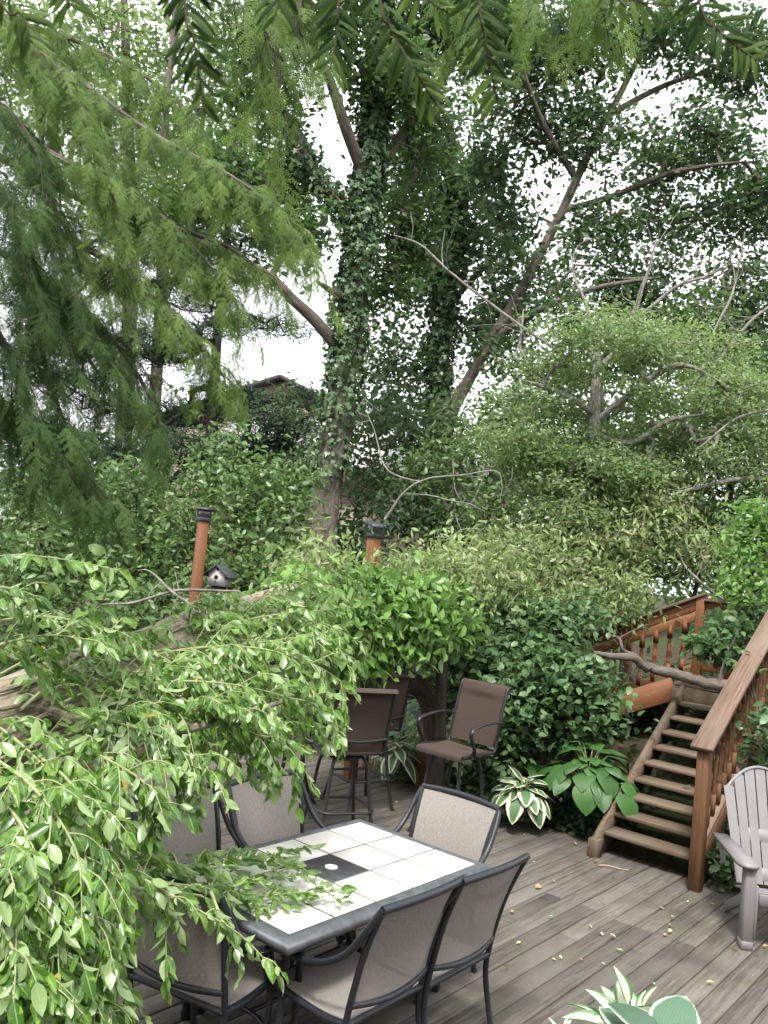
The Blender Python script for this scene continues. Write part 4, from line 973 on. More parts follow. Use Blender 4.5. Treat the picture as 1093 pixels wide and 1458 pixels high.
# feathery light tree on the right, its lower trunk leaning and wrapped in ivy
Y = 11.3
trunkD = ([ground_pt(715, 930, 10.2), *ppath([(735, 880, 10.3), (768, 822, 10.5), (812, 765, 10.8), (836, 705, 11), (845, 630, 11.2), (848, 560, 11.4), (850, 500, 11.5)])], prad([12, 12, 11, 10, 9, 8, 7, 5], Y))
limbsD = [(ppath([(845, 640, 11.2), (815, 670, 11), (800, 700, 10.9)]), prad([4, 3, 2], Y)), (ppath([(847, 590, 11.3), (800, 560, 11), (740, 540, 10.8)]), prad([5, 4, 2], Y)),
          (ppath([(848, 600, 11.3), (905, 555, 11.2), (965, 520, 11), (1020, 540, 10.8)]), prad([5, 4.5, 4, 2], Y)), (ppath([(848, 620, 11.3), (900, 630, 11), (950, 600, 10.8), (1000, 590, 10.6)]), prad([5, 4, 4, 2], Y))]
LOBD = []; gd = np.random.default_rng(77)
while len(LOBD) < 105:                                  # flat drooping sprays under an arching outline
    x = gd.uniform(715, 1110); top = 462 + 55 * ((x - 905) / 120) ** 2 if x < 905 else 462 + 88 * ((x - 905) / 170) ** 1.7
    y = top + (gd.random() ** 1.5) * (300 - .25 * abs(x - 900)); rx = gd.uniform(28, 72)
    y += gd.normal() * 12 + 14 * math.sin(x * .043) + 9 * math.sin(x * .11)
    LOBD.append((x, y, 11.2 + gd.uniform(-.7, .9), rx, rx * gd.uniform(.16, .34), px2m(rx, Y) * .8))
tree('japanese_maple', 'small feathery light green tree arching over the stairs bank', trunkD, limbsD,
     LOBD, 1700, 24, .07, .16, 'light', bark='barkg', seg=.3, up=1.0, flat=.38, inner=.05, rtip=.003)
ivy_on('ivy_vine', 'dark ivy on the leaning lower trunk of the feathery tree', trunkD[0][1:6], trunkD[1][1:6], 2000, .075, off=(.01, .13), stems=1)

# bare grey branches
def bare(name, label, lines, bark='barkg', cat='branch', twigs=5, g=rng, thick=.5):
    P0 = lines[0][0][0]; T = thing(name, label, cat, P0); k = 0
    for P, r in lines:
        P2, r2 = spline(np.array(P, float), np.array(r, float), 6); r2 = r2 * thick; tt_ = np.linspace(0, 1, len(P2))[:, None]; P2 = P2 + g.normal(size=P2.shape) * r2[:, None] * .12 + np.sin(tt_ * np.array((9., 11, 8)) + g.random(3) * 6) * .035 * np.sin(np.pi * tt_)
        m = MB(); m.tube(P2, r2, 8); m.build('limb' if k == 0 else 'side_limb', M[bark], T, smooth=True, world=True); k += 1
        for q in range(twigs):
            i = g.integers(len(P2) // 3, len(P2)); ln = g.uniform(.25, .6) * (r[0] / .03) ** .5; d = nrm(np.array((*g.normal(size=2), g.normal() + .6)))
            a = P2[i]; b = a + d * ln * .5 + g.normal(size=3) * .05; c = a + d * ln + np.array((0, 0, .08)) + g.normal(size=3) * .1
            m = MB(); m.tube([a, b, c], [max(.004, r2[i] * .5), .005, .003], 5, sm=3); m.build('twig', M[bark], T, smooth=True, world=True)
    return T
Y = 10.6
bare('bare_branch', 'forked bare grey branch springing up behind the broken lantern post', [
    (ppath([(548, 740, 10.6), (575, 705, 10.5), (612, 682, 10.4), (655, 672, 10.3), (700, 668, 10.2), (715, 690, 10.2), (712, 715, 10.2)]), prad([5, 3.6, 2.8, 2.4, 2, 1.6, 1], Y)),
    (ppath([(575, 705, 10.5), (625, 705, 10.4), (660, 718, 10.3), (690, 728, 10.2)]), prad([2.2, 1.9, 1.6, 1], Y)),
    (ppath([(600, 687, 10.4), (560, 672, 10.5), (540, 640, 10.6), (524, 600, 10.7), (522, 570, 10.8)]), prad([2.6, 2.3, 2, 1.5, 1], Y)),
    (ppath([(620, 765, 10.3), (660, 758, 10.2), (690, 752, 10.2)]), prad([2, 1.8, 1.2], Y))], twigs=3)
Y = 12.5
bare('dead_tree', 'dead tree with bare silvery limbs rising out of the feathery foliage', [
    ([ground_pt(880, 800, 12.4)] + ppath([(872, 700, 12.3), (862, 600, 12.2), (850, 530, 12.2)]), prad([10, 9, 8, 7], Y)),
    (ppath([(850, 535, 12.2), (838, 470, 12.3), (825, 410, 12.4), (812, 360, 12.6)]), prad([7, 6, 4, 2], Y)),
    (ppath([(852, 530, 12.2), (905, 445, 12.3), (920, 390, 12.4), (935, 340, 12.6)]), prad([8, 7, 4, 2], Y)),
    (ppath([(900, 455, 12.3), (950, 420, 12.2), (1000, 395, 12.1), (1040, 370, 12)]), prad([6, 5, 4, 2], Y)),
    (ppath([(795, 500, 12), (740, 465, 12), (690, 425, 12), (640, 385, 12), (600, 350, 12.1), (560, 335, 12.2)]), prad([5, 4.5, 4, 3.5, 3, 1.5], Y)),
    (ppath([(770, 560, 12), (752, 520, 12), (740, 480, 12.1), (745, 440, 12.2)]), prad([6, 5, 4, 2], Y)),
    (ppath([(1000, 540, 11.8), (1040, 490, 11.8), (1093, 440, 11.8), (1140, 400, 11.8)]), prad([5, 4.5, 4, 2], Y)),
    (ppath([(1005, 520, 11.8), (1020, 460, 11.8), (1050, 400, 12), (1060, 330, 12)]), prad([4, 3.5, 3, 1.5], Y))], twigs=9)
bare('bare_limb', 'thick grey limb reaching in across the bank above the stairs', [
    (ppath([(1130, 688, 10.8), (1080, 684, 10.8), (1030, 686, 10.7), (985, 694, 10.6), (955, 706, 10.5)]), prad([9, 8, 7, 5, 2.5], 10.8)),
    (ppath([(990, 640, 10.6), (1050, 600, 10.6), (1093, 580, 10.7), (1130, 570, 10.8)]), prad([3, 3.5, 4, 4], 10.8))], twigs=4)
bare('bare_stick', 'pale bare stick slanting down to the landing rail', [
    (ppath([(1040, 862, 10.3), (1000, 832, 10.2), (978, 806, 10.2), (962, 782, 10.2)]), prad([4.5, 4, 3.5, 2], 10.2)), (ppath([(992, 822, 10.2), (1004, 800, 10.1), (998, 772, 10.1)]), prad([2.5, 2, 1.2], 10.2))], twigs=1)
bare('bare_branch', 'low bare grey branch stretching behind the birdhouse post', [
    (ppath([(135, 868, 9.6), (150, 860, 9.6), (190, 855, 9.7), (235, 845, 9.8), (275, 842, 10), (340, 842, 10.2)]), prad([1.5, 2.5, 3.5, 4, 4, 3], 10)),
    (ppath([(280, 872, 9.8), (258, 852, 9.8), (235, 832, 9.8), (215, 816, 9.9), (196, 812, 10)]), prad([6, 5, 3.5, 2.5, 1.5], 10))], twigs=2)

# limb lying across the top of the stairs
T = bare('fallen_limb', 'grey fallen limb lying across the top of the stairs', [
    (ppath([(845, 930, 8.72), (870, 936, 8.75), (905, 938, 8.8), (925, 948, 8.8), (960, 955, 8.75), (1000, 972, 8.65), (1045, 978, 8.55), (1110, 975, 8.4)]), prad([3.5, 5, 7, 8, 8.5, 9, 10, 10], 8.7)),
    (ppath([(905, 938, 8.8), (890, 920, 8.9), (870, 905, 9)]), prad([4, 3, 1.5], 8.7))], twigs=1, thick=.85, bark='bark')

# ================================================================== THE FALLEN TREE
def pz(p):
    return onz(p[0], p[1], p[2][1]) if isinstance(p[2], tuple) else at(*p)
ZT = ('z', .80)
def fallen_tree():
    g = np.random.default_rng(31)
    tp = [np.array((-5.0, 2.0, -.1)), np.array((-3.9, 2.5, .8))] + ppath([(-300, 1165, 3.2), (-120, 1085, 3.6), (0, 1035, 3.9), (100, 990, 4.2), (200, 942, 4.6), (300, 900, 5.3), (400, 864, 6.7), (500, 848, 8.4), (600, 830, 9.4), (700, 800, 10.2), (780, 775, 10.8)])
    tr_ = [.3, .26, .235, .225, .215, .2, .185, .165, .14, .125, .11, .09, .05]
    T = thing('fallen_tree', 'fallen tree whose pale barked trunk and leafy boughs bury one side of the table', 'tree', tp[0])
    trunk_part('trunk', tp, tr_, M['barkf'], T, n=40, sub=16, amp=.13, freq=15, sfreq=3.2, g=g)
    for P, r in [([pz((490, 855, 8.2)), pz((535, 920, 8.6)), pz((575, 965, 8.9)), pz((612, 1008, 9.0)), ground_pt(640, 1050, 9.1)], [.13, .12, .12, .105, .09]),
                 ([pz((110, 968, 4.15)), pz((180, 930, 4.5)), pz((250, 898, 4.8)), pz((330, 868, 5.6)), pz((405, 845, 6.7)), pz((430, 832, 7.2))], [.05, .06, .06, .065, .07, .03]),
                 ([pz((60, 1010, 3.9)), pz((160, 1030, 3.7)), pz((240, 1040, 3.7)), pz((330, 1020, 3.9)), pz((400, 1000, 4.2))], [.05, .035, .028, .02, .01]),
                 ([pz((-60, 1130, 3.1)), pz((40, 1110, 3.1)), pz((120, 1060, 3.4)), pz((200, 1020, 3.8))], [.018, .022, .022, .018]),
                 ([pz((500, 840, 8.4)), pz((600, 860, 9.2)), pz((720, 850, 10)), pz((840, 800, 10.6)), pz((900, 780, 11))], [.1, .09, .08, .05, .02])]:
        m = MB(); m.tube(P, r, 12, sm=7); m.build('limb', M['barkd' if r[0] == .13 else 'barkf'], T, smooth=True, world=True)
    for P in ([(-20, 990, 3.72), (50, 968, 3.9), (90, 948, 4.05), (130, 925, 4.2)], [(-20, 1012, 3.62), (40, 1000, 3.75), (100, 970, 3.98), (170, 936, 4.3), (260, 892, 4.75)], [(-20, 1060, 3.6), (60, 1020, 3.8), (140, 990, 4.1), (240, 930, 4.6)], [(-10, 1085, 3.62), (70, 1052, 3.8), (160, 1000, 4.15)]):
        m = MB(); m.tube(ppath(P), [.011, .013, .012, .009, .007][:len(P)], 8, sm=6); m.build('vine_stem', M['barkf'], T, smooth=True, world=True)
    B = [  # main boughs: points, side twigs, side length
        ([(-60, 800, 3.0), (20, 790, 3.0), (100, 798, 3.0), (168, 812, 3.0)], 0, 0), ([(118, 880, 3.2), (146, 852, 3.1), (151, 818, 3.1), (150, 786, 3.1)], 0, 0),
        ([(-60, 850, 3.1), (0, 836, 3.1), (60, 852, 3.15)], 3, .2), ([(-40, 890, 3.3), (60, 878, 3.4), (130, 890, 3.5), (190, 905, 3.7)], 6, .25), ([(-40, 930, 3.2), (60, 905, 3.3), (150, 915, 3.4)], 6, .25),
        ([(150, 950, 4.3), (260, 925, 4.3), (360, 922, 4.4), (450, 948, 4.5), (508, 988, 4.6)], 12, .4), ([(150, 980, 4.1), (260, 970, 4.0), (360, 980, 4.1), (470, 1012, 4.3)], 13, .4),
        ([(120, 1000, 3.9), (220, 1005, 3.8), (320, 1025, 3.8), (440, 1065, 4.1)], 12, .36), ([(200, 950, 4.6), (300, 925, 4.7), (390, 912, 4.8), (445, 905, 5.0)], 10, .36),
        ([(260, 915, 5.4), (340, 885, 5.4), (420, 872, 5.6), (480, 868, 6.0)], 9, .36), ([(100, 1020, 3.7), (190, 1035, 3.5), (260, 1065, 3.5), (300, 1100, 3.5)], 11, .28),
        ([(60, 1040, 3.5), (130, 1070, 3.2), (200, 1110, 3.1), (240, 1160, 3.1)], 11, .24), ([(180, 990, 4.0), (270, 1010, 3.8), (340, 1035, 3.8), (400, 1062, 3.9)], 11, .28),
        ([(210, 940, 5.0), (310, 950, 4.9), (400, 990, 4.9), (455, 1040, 4.9)], 10, .36), ([(160, 960, 4.4), (240, 985, 4.2), (300, 1020, 4.1), (345, 1055, 4.1)], 10, .3),
        # covering the trunk itself
        ([(30, 1010, 3.5), (90, 960, 3.9), (160, 930, 4.3), (230, 905, 4.8)], 10, .3), ([(0, 960, 3.5), (70, 925, 3.8), (150, 905, 4.2), (230, 895, 4.6)], 9, .3), ([(200, 930, 4.9), (270, 890, 5.3), (330, 868, 5.8), (380, 850, 6.4)], 9, .34),
        ([(240, 910, 5.2), (330, 880, 5.6), (400, 850, 6.4), (455, 815, 7.0)], 9, .36), ([(90, 1000, 3.8), (170, 965, 4.1), (250, 950, 4.3), (340, 950, 4.4)], 11, .34), ([(20, 1060, 3.3), (100, 1045, 3.4), (180, 1010, 3.6), (260, 995, 3.8)], 10, .3),
        ([(300, 890, 5.8), (370, 890, 5.6), (440, 900, 5.6), (490, 925, 5.6)], 9, .34), ([(260, 900, 5.6), (275, 860, 5.5), (320, 845, 5.5)], 5, .2),
        # over the table
        ([(40, 1130, 3.0), (130, 1185, 3.0), (220, 1222, 3.4), (300, 1235, 4.0), (380, 1218, ZT), (440, 1205, ZT)], 9, .24), ([(100, 1230, 3.0), (200, 1250, 3.2), (290, 1262, 3.7), (380, 1252, ZT), (430, 1246, ZT)], 8, .22),
        ([(170, 1262, 3.2), (260, 1272, 3.4), (330, 1280, ZT), (410, 1272, ZT), (488, 1266, ZT)], 9, .18), ([(200, 1250, 3.1), (270, 1290, 3.1), (340, 1330, 3.2), (400, 1392, 3.25)], 2, .12),
        ([(242, 1268, 3.2), (236, 1330, 3.15), (238, 1392, 3.1)], 0, 0), ([(300, 1270, 3.4), (320, 1320, 3.3), (345, 1375, 3.3)], 2, .1), ([(180, 1285, 3.05), (200, 1320, 3.05)], 0, 0),
        ([(150, 1240, 3.2), (220, 1238, 3.6), (290, 1232, ZT), (350, 1226, ZT)], 8, .2), ([(120, 1262, 3.1), (200, 1275, 3.3), (270, 1268, ZT), (340, 1258, ZT)], 7, .2),
        # curtain hanging low
        ([(-40, 1060, 3.2), (40, 1115, 2.8), (100, 1195, 2.7), (135, 1295, 2.65), (160, 1400, 2.6)], 14, .22), ([(-60, 1100, 3.0), (20, 1160, 2.7), (60, 1255, 2.6), (90, 1360, 2.55), (120, 1480, 2.5)], 14, .26),
        ([(0, 1050, 3.3), (80, 1095, 3.0), (130, 1165, 2.9), (158, 1255, 2.85), (170, 1350, 2.8)], 13, .17), ([(-60, 1180, 2.7), (0, 1235, 2.5), (30, 1330, 2.45), (50, 1440, 2.4), (60, 1500, 2.4)], 12, .24),
        ([(60, 1080, 3.1), (105, 1150, 2.9), (125, 1250, 2.8), (130, 1350, 2.75), (140, 1450, 2.7)], 13, .22), ([(-60, 1260, 2.5), (0, 1320, 2.4), (40, 1400, 2.35), (80, 1490, 2.3)], 10, .22), ([(60, 1290, 2.7), (120, 1370, 2.65), (160, 1440, 2.65), (190, 1490, 2.65)], 9, .16),
        ([(-40, 1010, 3.4), (30, 1060, 3.1), (90, 1130, 3.0), (110, 1230, 2.9)], 10, .26), ([(20, 1180, 3.1), (90, 1260, 3.0), (120, 1360, 2.95), (130, 1460, 2.9)], 12, .26), ([(-20, 1150, 3.3), (30, 1260, 3.2), (60, 1380, 3.1), (80, 1470, 3.0)], 12, .26),
    ]
    LO, LX, LZ, LS = [], [], [], []
    def leaves_on(P, step, t0, size, flip):
        Q, _ = spline(P, np.zeros(len(P)), 12); seg = np.linalg.norm(np.diff(Q, axis=0), axis=1); cum = np.r_[0, np.cumsum(seg)]; tot = cum[-1]; s_ = tot * t0; sd = 1
        while s_ < tot + step * .5:
            i = min(np.searchsorted(cum, min(s_, tot)), len(Q) - 1); d = nrm(Q[i] - Q[max(i - 1, 0)]) if i else nrm(Q[1] - Q[0])
            side = np.cross(d, np.array((0, 0, 1.))); side = nrm(side) if np.linalg.norm(side) > .15 else nrm(np.array((g.normal(), g.normal(), 0)))
            end = s_ > tot - step
            X = nrm(d * (1.0 if end else .55) + side * sd * (.2 if end else .7) + np.array((0, 0, -.6)) + g.normal(size=3) * .28)
            Z = np.array((0, 0, 1.)) * .9 + g.normal(size=3) * .55 - CF * .35
            if g.random() < flip: Z = -Z
            LO.append(Q[i]); LX.append(X); LZ.append(Z); LS.append(size * g.uniform(.5, 1.3)); sd = -sd; s_ += step * g.uniform(.75, 1.25)
    for P, ns, sl in B:
        P = np.array([pz(p if isinstance(p[2], tuple) or p[2] < 4.3 else (p[0], p[1], 4.3 + (p[2] - 4.3) * .5)) for p in P])
        m = MB(); m.tube(P, np.linspace(.0075 if ns else .0028, .0018, len(P)), 6, sm=7); br = m.build('branch', M['twig'], T, smooth=True, world=True)
        ontab = P[-1][2] < .9 and P[-1][1] > 3.9
        leaves_on(P, .024, .3 if ns else .1, .072 if ns else .085, .3)
        Q, _ = spline(P, np.zeros(len(P)), 10); mt = MB()
        ns = int(ns * 1.9)
        for k in range(ns):
            t = .12 + .82 * (k + g.random()) / ns; i = int(t * (len(Q) - 2)); d = nrm(Q[i + 1] - Q[i])
            side = nrm(np.cross(d, nrm(g.normal(size=3)))); ln = sl * g.uniform(.6, 1.15) * (1.1 - .4 * t)
            v = nrm(d * .7 + side * .75); a = Q[i]; b = a + v * ln * .5; c = a + v * ln + np.array((0, 0, -.32 * ln))
            if ontab and t > .45:
                b[2] = max(b[2], .77); c[2] = max(c[2], .75)
            mt.tube([a, b, c], [.0032, .0024, .0014], 5, sm=4); leaves_on(np.array([a, b, c]), .023, .12, .07, .3)
        if ns: mt.build('twigs', M['twig'], T, smooth=True, world=True, kind='stuff')
    LO, LX, LZ, LS = map(np.array, (LO, LX, LZ, LS)); n = len(LO)
    tv, tf, tm = leaf_near(5, .46, .16, .1); VAR = [leaf_near(5, w2, d2, f2)[0] for w2, d2, f2 in ((.46, .16, .1), (.38, .45, .3), (.5, -.12, .2), (.42, .3, -.05), (.34, .1, .55))]
    for q_, V_ in enumerate(VAR): V_[:, 2] += .05 * q_ * np.sin(V_[:, 0] * (5 + q_)) * V_[:, 1] * 3 * (-1) ** q_
    low = (LO[:, 2] < .9) & (LO[:, 1] > 3.85)                        # keep leaves off the table from sinking in
    LX[low, 2] = np.maximum(LX[low, 2], -.05); LO[low, 2] = np.maximum(LO[low, 2], .755)
    w_ = LS / np.linalg.norm(LO - CP, axis=1)
    q = (LO - CP); xs = 546.5 + 1200 * (q @ CR) / (q @ CF); ys = 729 - 1200 * (q @ CU) / (q @ CF)
    w_[(xs < 5) | (xs > 1090) | (ys > 1450) | (ys < 5)] = 0
    big = np.argsort(-w_ * g.uniform(.75, 1, n))[:300]; rest = np.setdiff1d(np.arange(n), big); rn = g.random(n)
    for q_, V_ in enumerate(VAR): stamp('leaves', V_, tf, LO[rest[q_::5]], LX[rest[q_::5]], LZ[rest[q_::5]], LS[rest[q_::5]], rn[rest[q_::5]], M['fallen'], T, tuv=tm, smooth=True, kind='stuff')
    meshes = [make_mesh('leaf', VAR[int(r * 10) % 5], tf.ravel(), np.full(len(tf), 4), M['fallen'], rnd=np.full(len(tv), r), tuv=tm, smooth=True) for r in (.02, .33, .51, .74, .96)]
    loc = np.array(T.location)
    for i in big:
        X = nrm(LX[i]); Z = LZ[i] - X * (X @ LZ[i]); Z = nrm(Z); Yv = np.cross(Z, X); s_ = LS[i]; p = LO[i] - loc
        o = bpy.data.objects.new('leaf', meshes[int(rn[i] * 4.99)]); COL.objects.link(o); o.parent = T
        o.matrix_basis = Matrix([[X[k] * s_, Yv[k] * s_, Z[k] * s_, p[k]] for k in range(3)] + [[0, 0, 0, 1]])
    # wilted upper crown further along
    lob = [(450, 815, 7.9, 45, 30), (470, 790, 8.2, 30, 25), (575, 812, 9.2, 45, 20), (640, 800, 9.6, 55, 28), (720, 785, 10.1, 60, 40), (790, 790, 10.6, 60, 45), (850, 800, 10.8, 60, 45), (690, 835, 9.6, 80, 40), (780, 850, 10, 80, 40), (870, 850, 10.2, 60, 35), (820, 730, 10.8, 50, 35), (900, 770, 10.6, 50, 35), (950, 720, 10.8, 50, 40), (880, 700, 11, 40, 30), (1000, 770, 10.6, 40, 35), (620, 830, 9.0, 60, 35), (420, 870, 7.4, 40, 30), (460, 900, 7.8, 40, 40)]
    tw, li = lobe_points(lob, 700, g, .2); NA, par, rr, dep, ends, nb = grow([(tp[2:], tr_[2:])], tw, .3, .004, g)
    wood_mesh('branches', NA, par, rr, dep, M['barkf'], T, 5, skip=nb, kind='stuff')
    rn_ = np.clip(.5 * g.random(len(lob))[li] + .5 * g.random(len(tw)), 0, 1)
    scatter_leaves('crown', tw, 22, .15, .095, M['wilt'], T, '8', .5, g, .9, .8, .7, cl_rnd=rn_)
    print('fallen leaves', n)
fallen_tree()
shrub('creeper_vine', 'bright green creeper draped over the fallen trunk behind the bar chairs', roots_at((636, 1030, 9.2)),
      [(520, 850, 8.3, 70, 34), (580, 860, 8.4, 55, 45), (500, 905, 8.1, 45, 45), (595, 895, 8.5, 40, 35), (550, 890, 8.2, 50, 45), (630, 870, 8.8, 40, 40), (470, 850, 7.8, 40, 28), (430, 850, 7.1, 32, 24), (420, 880, 6.9, 28, 22), (450, 885, 7.4, 35, 30), (505, 935, 8.2, 30, 28)], 360, 20, .115, .12, 'vine', cat='vine', seed=41, hang=.8)
shrub('viburnum_shrub', 'round leaved green shrub growing between bar chair and wooden stairs', roots_at((760, 1080, 9), (720, 1090, 9.2), (840, 1020, 9.2)),
      [(780, 960, 9.0, 70, 45), (720, 1000, 9.0, 55, 50), (815, 955, 8.9, 50, 32), (790, 900, 9.3, 50, 30), (700, 930, 9.4, 60, 40), (845, 990, 8.8, 40, 26), (790, 1020, 8.9, 60, 40), (740, 890, 9.6, 70, 40), (650, 970, 9.4, 45, 50), (700, 1060, 9.0, 45, 35), (800, 870, 9.5, 50, 28), (860, 1020, 8.7, 25, 22)], 520, 18, .095, .13, 'viburnum', seed=42, up=.9, flat=.6, aspect=1.5)
shrub('viburnum_shrub', 'leafy shrub spilling over the handrail at the stair landing', roots_at((1110, 1010, 8.2)),
      [(1045, 895, 9.0, 36, 18), (1012, 912, 8.9, 24, 13), (1080, 880, 9.1, 25, 22), (1035, 928, 8.9, 30, 14), (1075, 948, 7.9, 12, 8), (1094, 1020, 7.4, 8, 12), (1098, 1060, 7.4, 10, 9), (1125, 960, 8.4, 18, 50)], 105, 16, .1, .1, 'viburnum', seed=43, up=1.1, flat=.45, aspect=1.4)
shrub('bank_shrub', 'dark shrub growing beside the stairs behind the plastic chair', roots_at((1070, 1180, 7.4)),
      [(1070, 1150, 7.6, 35, 40), (1090, 1080, 7.8, 30, 50), (1030, 1230, 7.3, 20, 30), (1060, 1240, 7.2, 30, 20)], 90, 16, .09, .11, 'ivy', seed=44)

# ================================================================== GROUND COVER
def ground_cover():
    g = np.random.default_rng(51); n = 2600
    x = g.uniform(-9, 9, n); y = g.uniform(7, 17, n); u = x * UX[0] + y * UX[1]; v = x * VX[0] + y * VX[1]
    keep = ((u > 8.3) | (v > 8.1)) & ~((u > 7.2) & (u < 9.2) & (v > 2.2) & (v < 3.4)); x, y = x[keep], y[keep]; z = ground_z(x, y) + g.uniform(.05, .4, len(x))
    T = thing('ground_cover', 'low leafy ground cover under the shrubs', 'ground cover', (0, 11, 0), kind='stuff')
    scatter_leaves('foliage', np.stack([x, y, z], 1), 14, .18, .12, M['maple'], T, '8', .9, g, .6)
    n = 1500; u = g.uniform(7.68, 8.6, n); v = g.uniform(3.35, 6.2, n); w_ = np.maximum(0, 1 - np.abs(u - 7.95) / .75)
    P = np.array([L(a, b, 0) for a, b in zip(u, v)]); P[:, 2] = ground_z(P[:, 0], P[:, 1]) + g.uniform(0, .34, n) * w_ + .03
    T = thing('ivy_bed', 'bed of glossy dark ivy along the deck edge below the hostas', 'ivy', L(7.9, 4, 0), kind='stuff')
    scatter_leaves('foliage', P, 6, .06, .06, M['ivy'], T, 'i', .8, g, .6)
    n = 500; u = g.uniform(7.3, 9.3, n); v = g.uniform(1.2, 2.25, n)
    P = np.array([L(a, b, 0) for a, b in zip(u, v)]); P[:, 2] = ground_z(P[:, 0], P[:, 1]) + g.uniform(0, .4, n); k = u > 7.66; P = P[k]
    T = thing('ivy_bed', 'dark ivy growing on the bank right of the stairs', 'ivy', L(8, 1.8, 0), kind='stuff')
    scatter_leaves('foliage', P, 7, .09, .07, M['ivy'], T, 'i', .8, g, .7)
ground_cover()

# ================================================================== HOSTAS
def hosta(name, label, c, n, ll, mat, spread=.9, rise=.5, heart=True, seed=1, wid=.72, a0=0, a1=360, droop=.28, pitch0=55, pitch1=-15):
    g = np.random.default_rng(seed); c = np.array(c, float); T = thing(name, label, 'hosta', c)
    V = []
    for k in range(3):
        tv, tf, tm = leaf_near(7, wid * (1 + .1 * (k - 1)), droop + .06 * k, .10 if heart else .2, heart)
        V.append(make_mesh('leaf', tv, tf.ravel(), np.full(len(tf), 4), M[mat], tuv=tm, smooth=True))
    st = MB()
    for i in range(n):
        f = (i + .5) / n; an = R(a0 + (a1 - a0) * ((i * .381966) % 1.0)) + g.normal() * .12
        pit = R(pitch0 + (pitch1 - pitch0) * f + g.normal() * 6); rad = ll * spread * (.15 + .85 * f) * g.uniform(.85, 1.1); h = ll * rise * (1.15 - .75 * f) * g.uniform(.85, 1.15) + .05
        d = np.array((math.cos(an), math.sin(an), 0)); p = d * rad + np.array((0, 0, h))
        st.tube([(0, 0, 0), d * rad * .45 + np.array((0, 0, h * .75)), p], [.006, .005, .004], 5, sm=3)
        X = d * math.cos(pit) + np.array((0, 0, math.sin(pit))); Z = nrm(np.array((0, 0, 1)) - X * X[2] + g.normal(size=3) * .12); Z = nrm(Z - X * (X @ Z)); Yv = np.cross(Z, X)
        s_ = ll * g.uniform(.75, 1.15) * (.8 + .3 * f); o = bpy.data.objects.new('leaf', V[i % 3]); COL.objects.link(o); o.parent = T
        o.matrix_basis = Matrix([[X[k] * s_, Yv[k] * s_, Z[k] * s_, p[k]] for k in range(3)] + [[0, 0, 0, 1]])
    st.build('leaf_stalks', M['twig'], T, smooth=True, kind='stuff')
    return T
P = at(745, 1125, 8.3); hosta('hosta', 'white edged hosta beside the bar chair, above the ivy bed', (P[0], P[1], .16), 48, .2, 'hvar', 1.3, 1.05, seed=61, wid=.72, pitch0=35, pitch1=-55)
P = at(838, 1100, 8.35); hosta('hosta', 'large plain green hosta next to the stairs', (P[0], P[1], .28), 66, .218, 'hgreen', 2.1, 1.95, seed=62, wid=.95, pitch0=25, pitch1=-50)
P = at(560, 1095, 9.4); hosta('hosta', 'white edged hosta in shade behind the bar chairs', (P[0], P[1], .15), 22, .26, 'hvar', .7, 1.0, seed=63, wid=.5, pitch0=30, pitch1=-50)
P = at(575, 1020, 9.8); hosta('hosta', 'blue green hosta with huge leaves beneath the propped limb', (P[0], P[1], .25), 9, .38, 'hteal', .5, 1.6, seed=64, wid=.85)
P = at(790, 1040, 9.1); hosta('hosta', 'broad leaved green hosta under the round leaved shrub', (P[0], P[1], .3), 22, .24, 'hgreen', 1.3, 1.5, seed=65, wid=.95)
def raised_bed():
    T = thing('raised_bed', 'mossy edge of a raised planting bed under the pale hostas', 'planting bed', (1.15, 1.75, 0))
    g = np.random.default_rng(71); n = 26; G = []
    for i in range(n):
        row = []
        for j in range(n):
            a = -1 + 2 * i / (n - 1); b = -1 + 2 * j / (n - 1); r = max(abs(a), abs(b)); e = 1 - sstep(.8, 1.0, r)
            row.append((a * .75, b * .62, 1.02 * (e if r < 1 else 0) + .03 * g.normal() * e))
        G.append(row)
    m = MB(); m.sheet(G); m.build('mossy_soil', M['moss'], T, smooth=True)
    tw = np.stack([g.uniform(.45, 1.85, 120), g.uniform(1.3, 2.3, 120), np.full(120, 1.06)], 1)
    scatter_leaves('ground_leaves', tw, 8, .05, .04, M['viburnum'], T, '8', .9, g, .4)
raised_bed()
P = at(905, 1440, 2.42); hosta('hosta', 'hosta with white centred leaves rising from the mossy bed', (P[0], P[1], 1.03), 24, .11, 'hcen', 1.0, 1.2, seed=81, wid=.46, heart=False, pitch0=75, pitch1=15, droop=.35)
P = at(800, 1462, 2.5); hosta('hosta', 'tiny pale hosta seedling at the bed edge', (P[0], P[1], 1.0), 5, .05, 'hcen', .6, 1.2, seed=82, wid=.45, heart=False, pitch0=75, pitch1=30)
P = at(945, 1485, 2.2); hosta('hosta', 'large blue green hosta with thin white margins in the mossy bed', (P[0], P[1], 1.07), 14, .19, 'hblue', .6, .75, seed=83, wid=.82, pitch0=30, pitch1=-15)

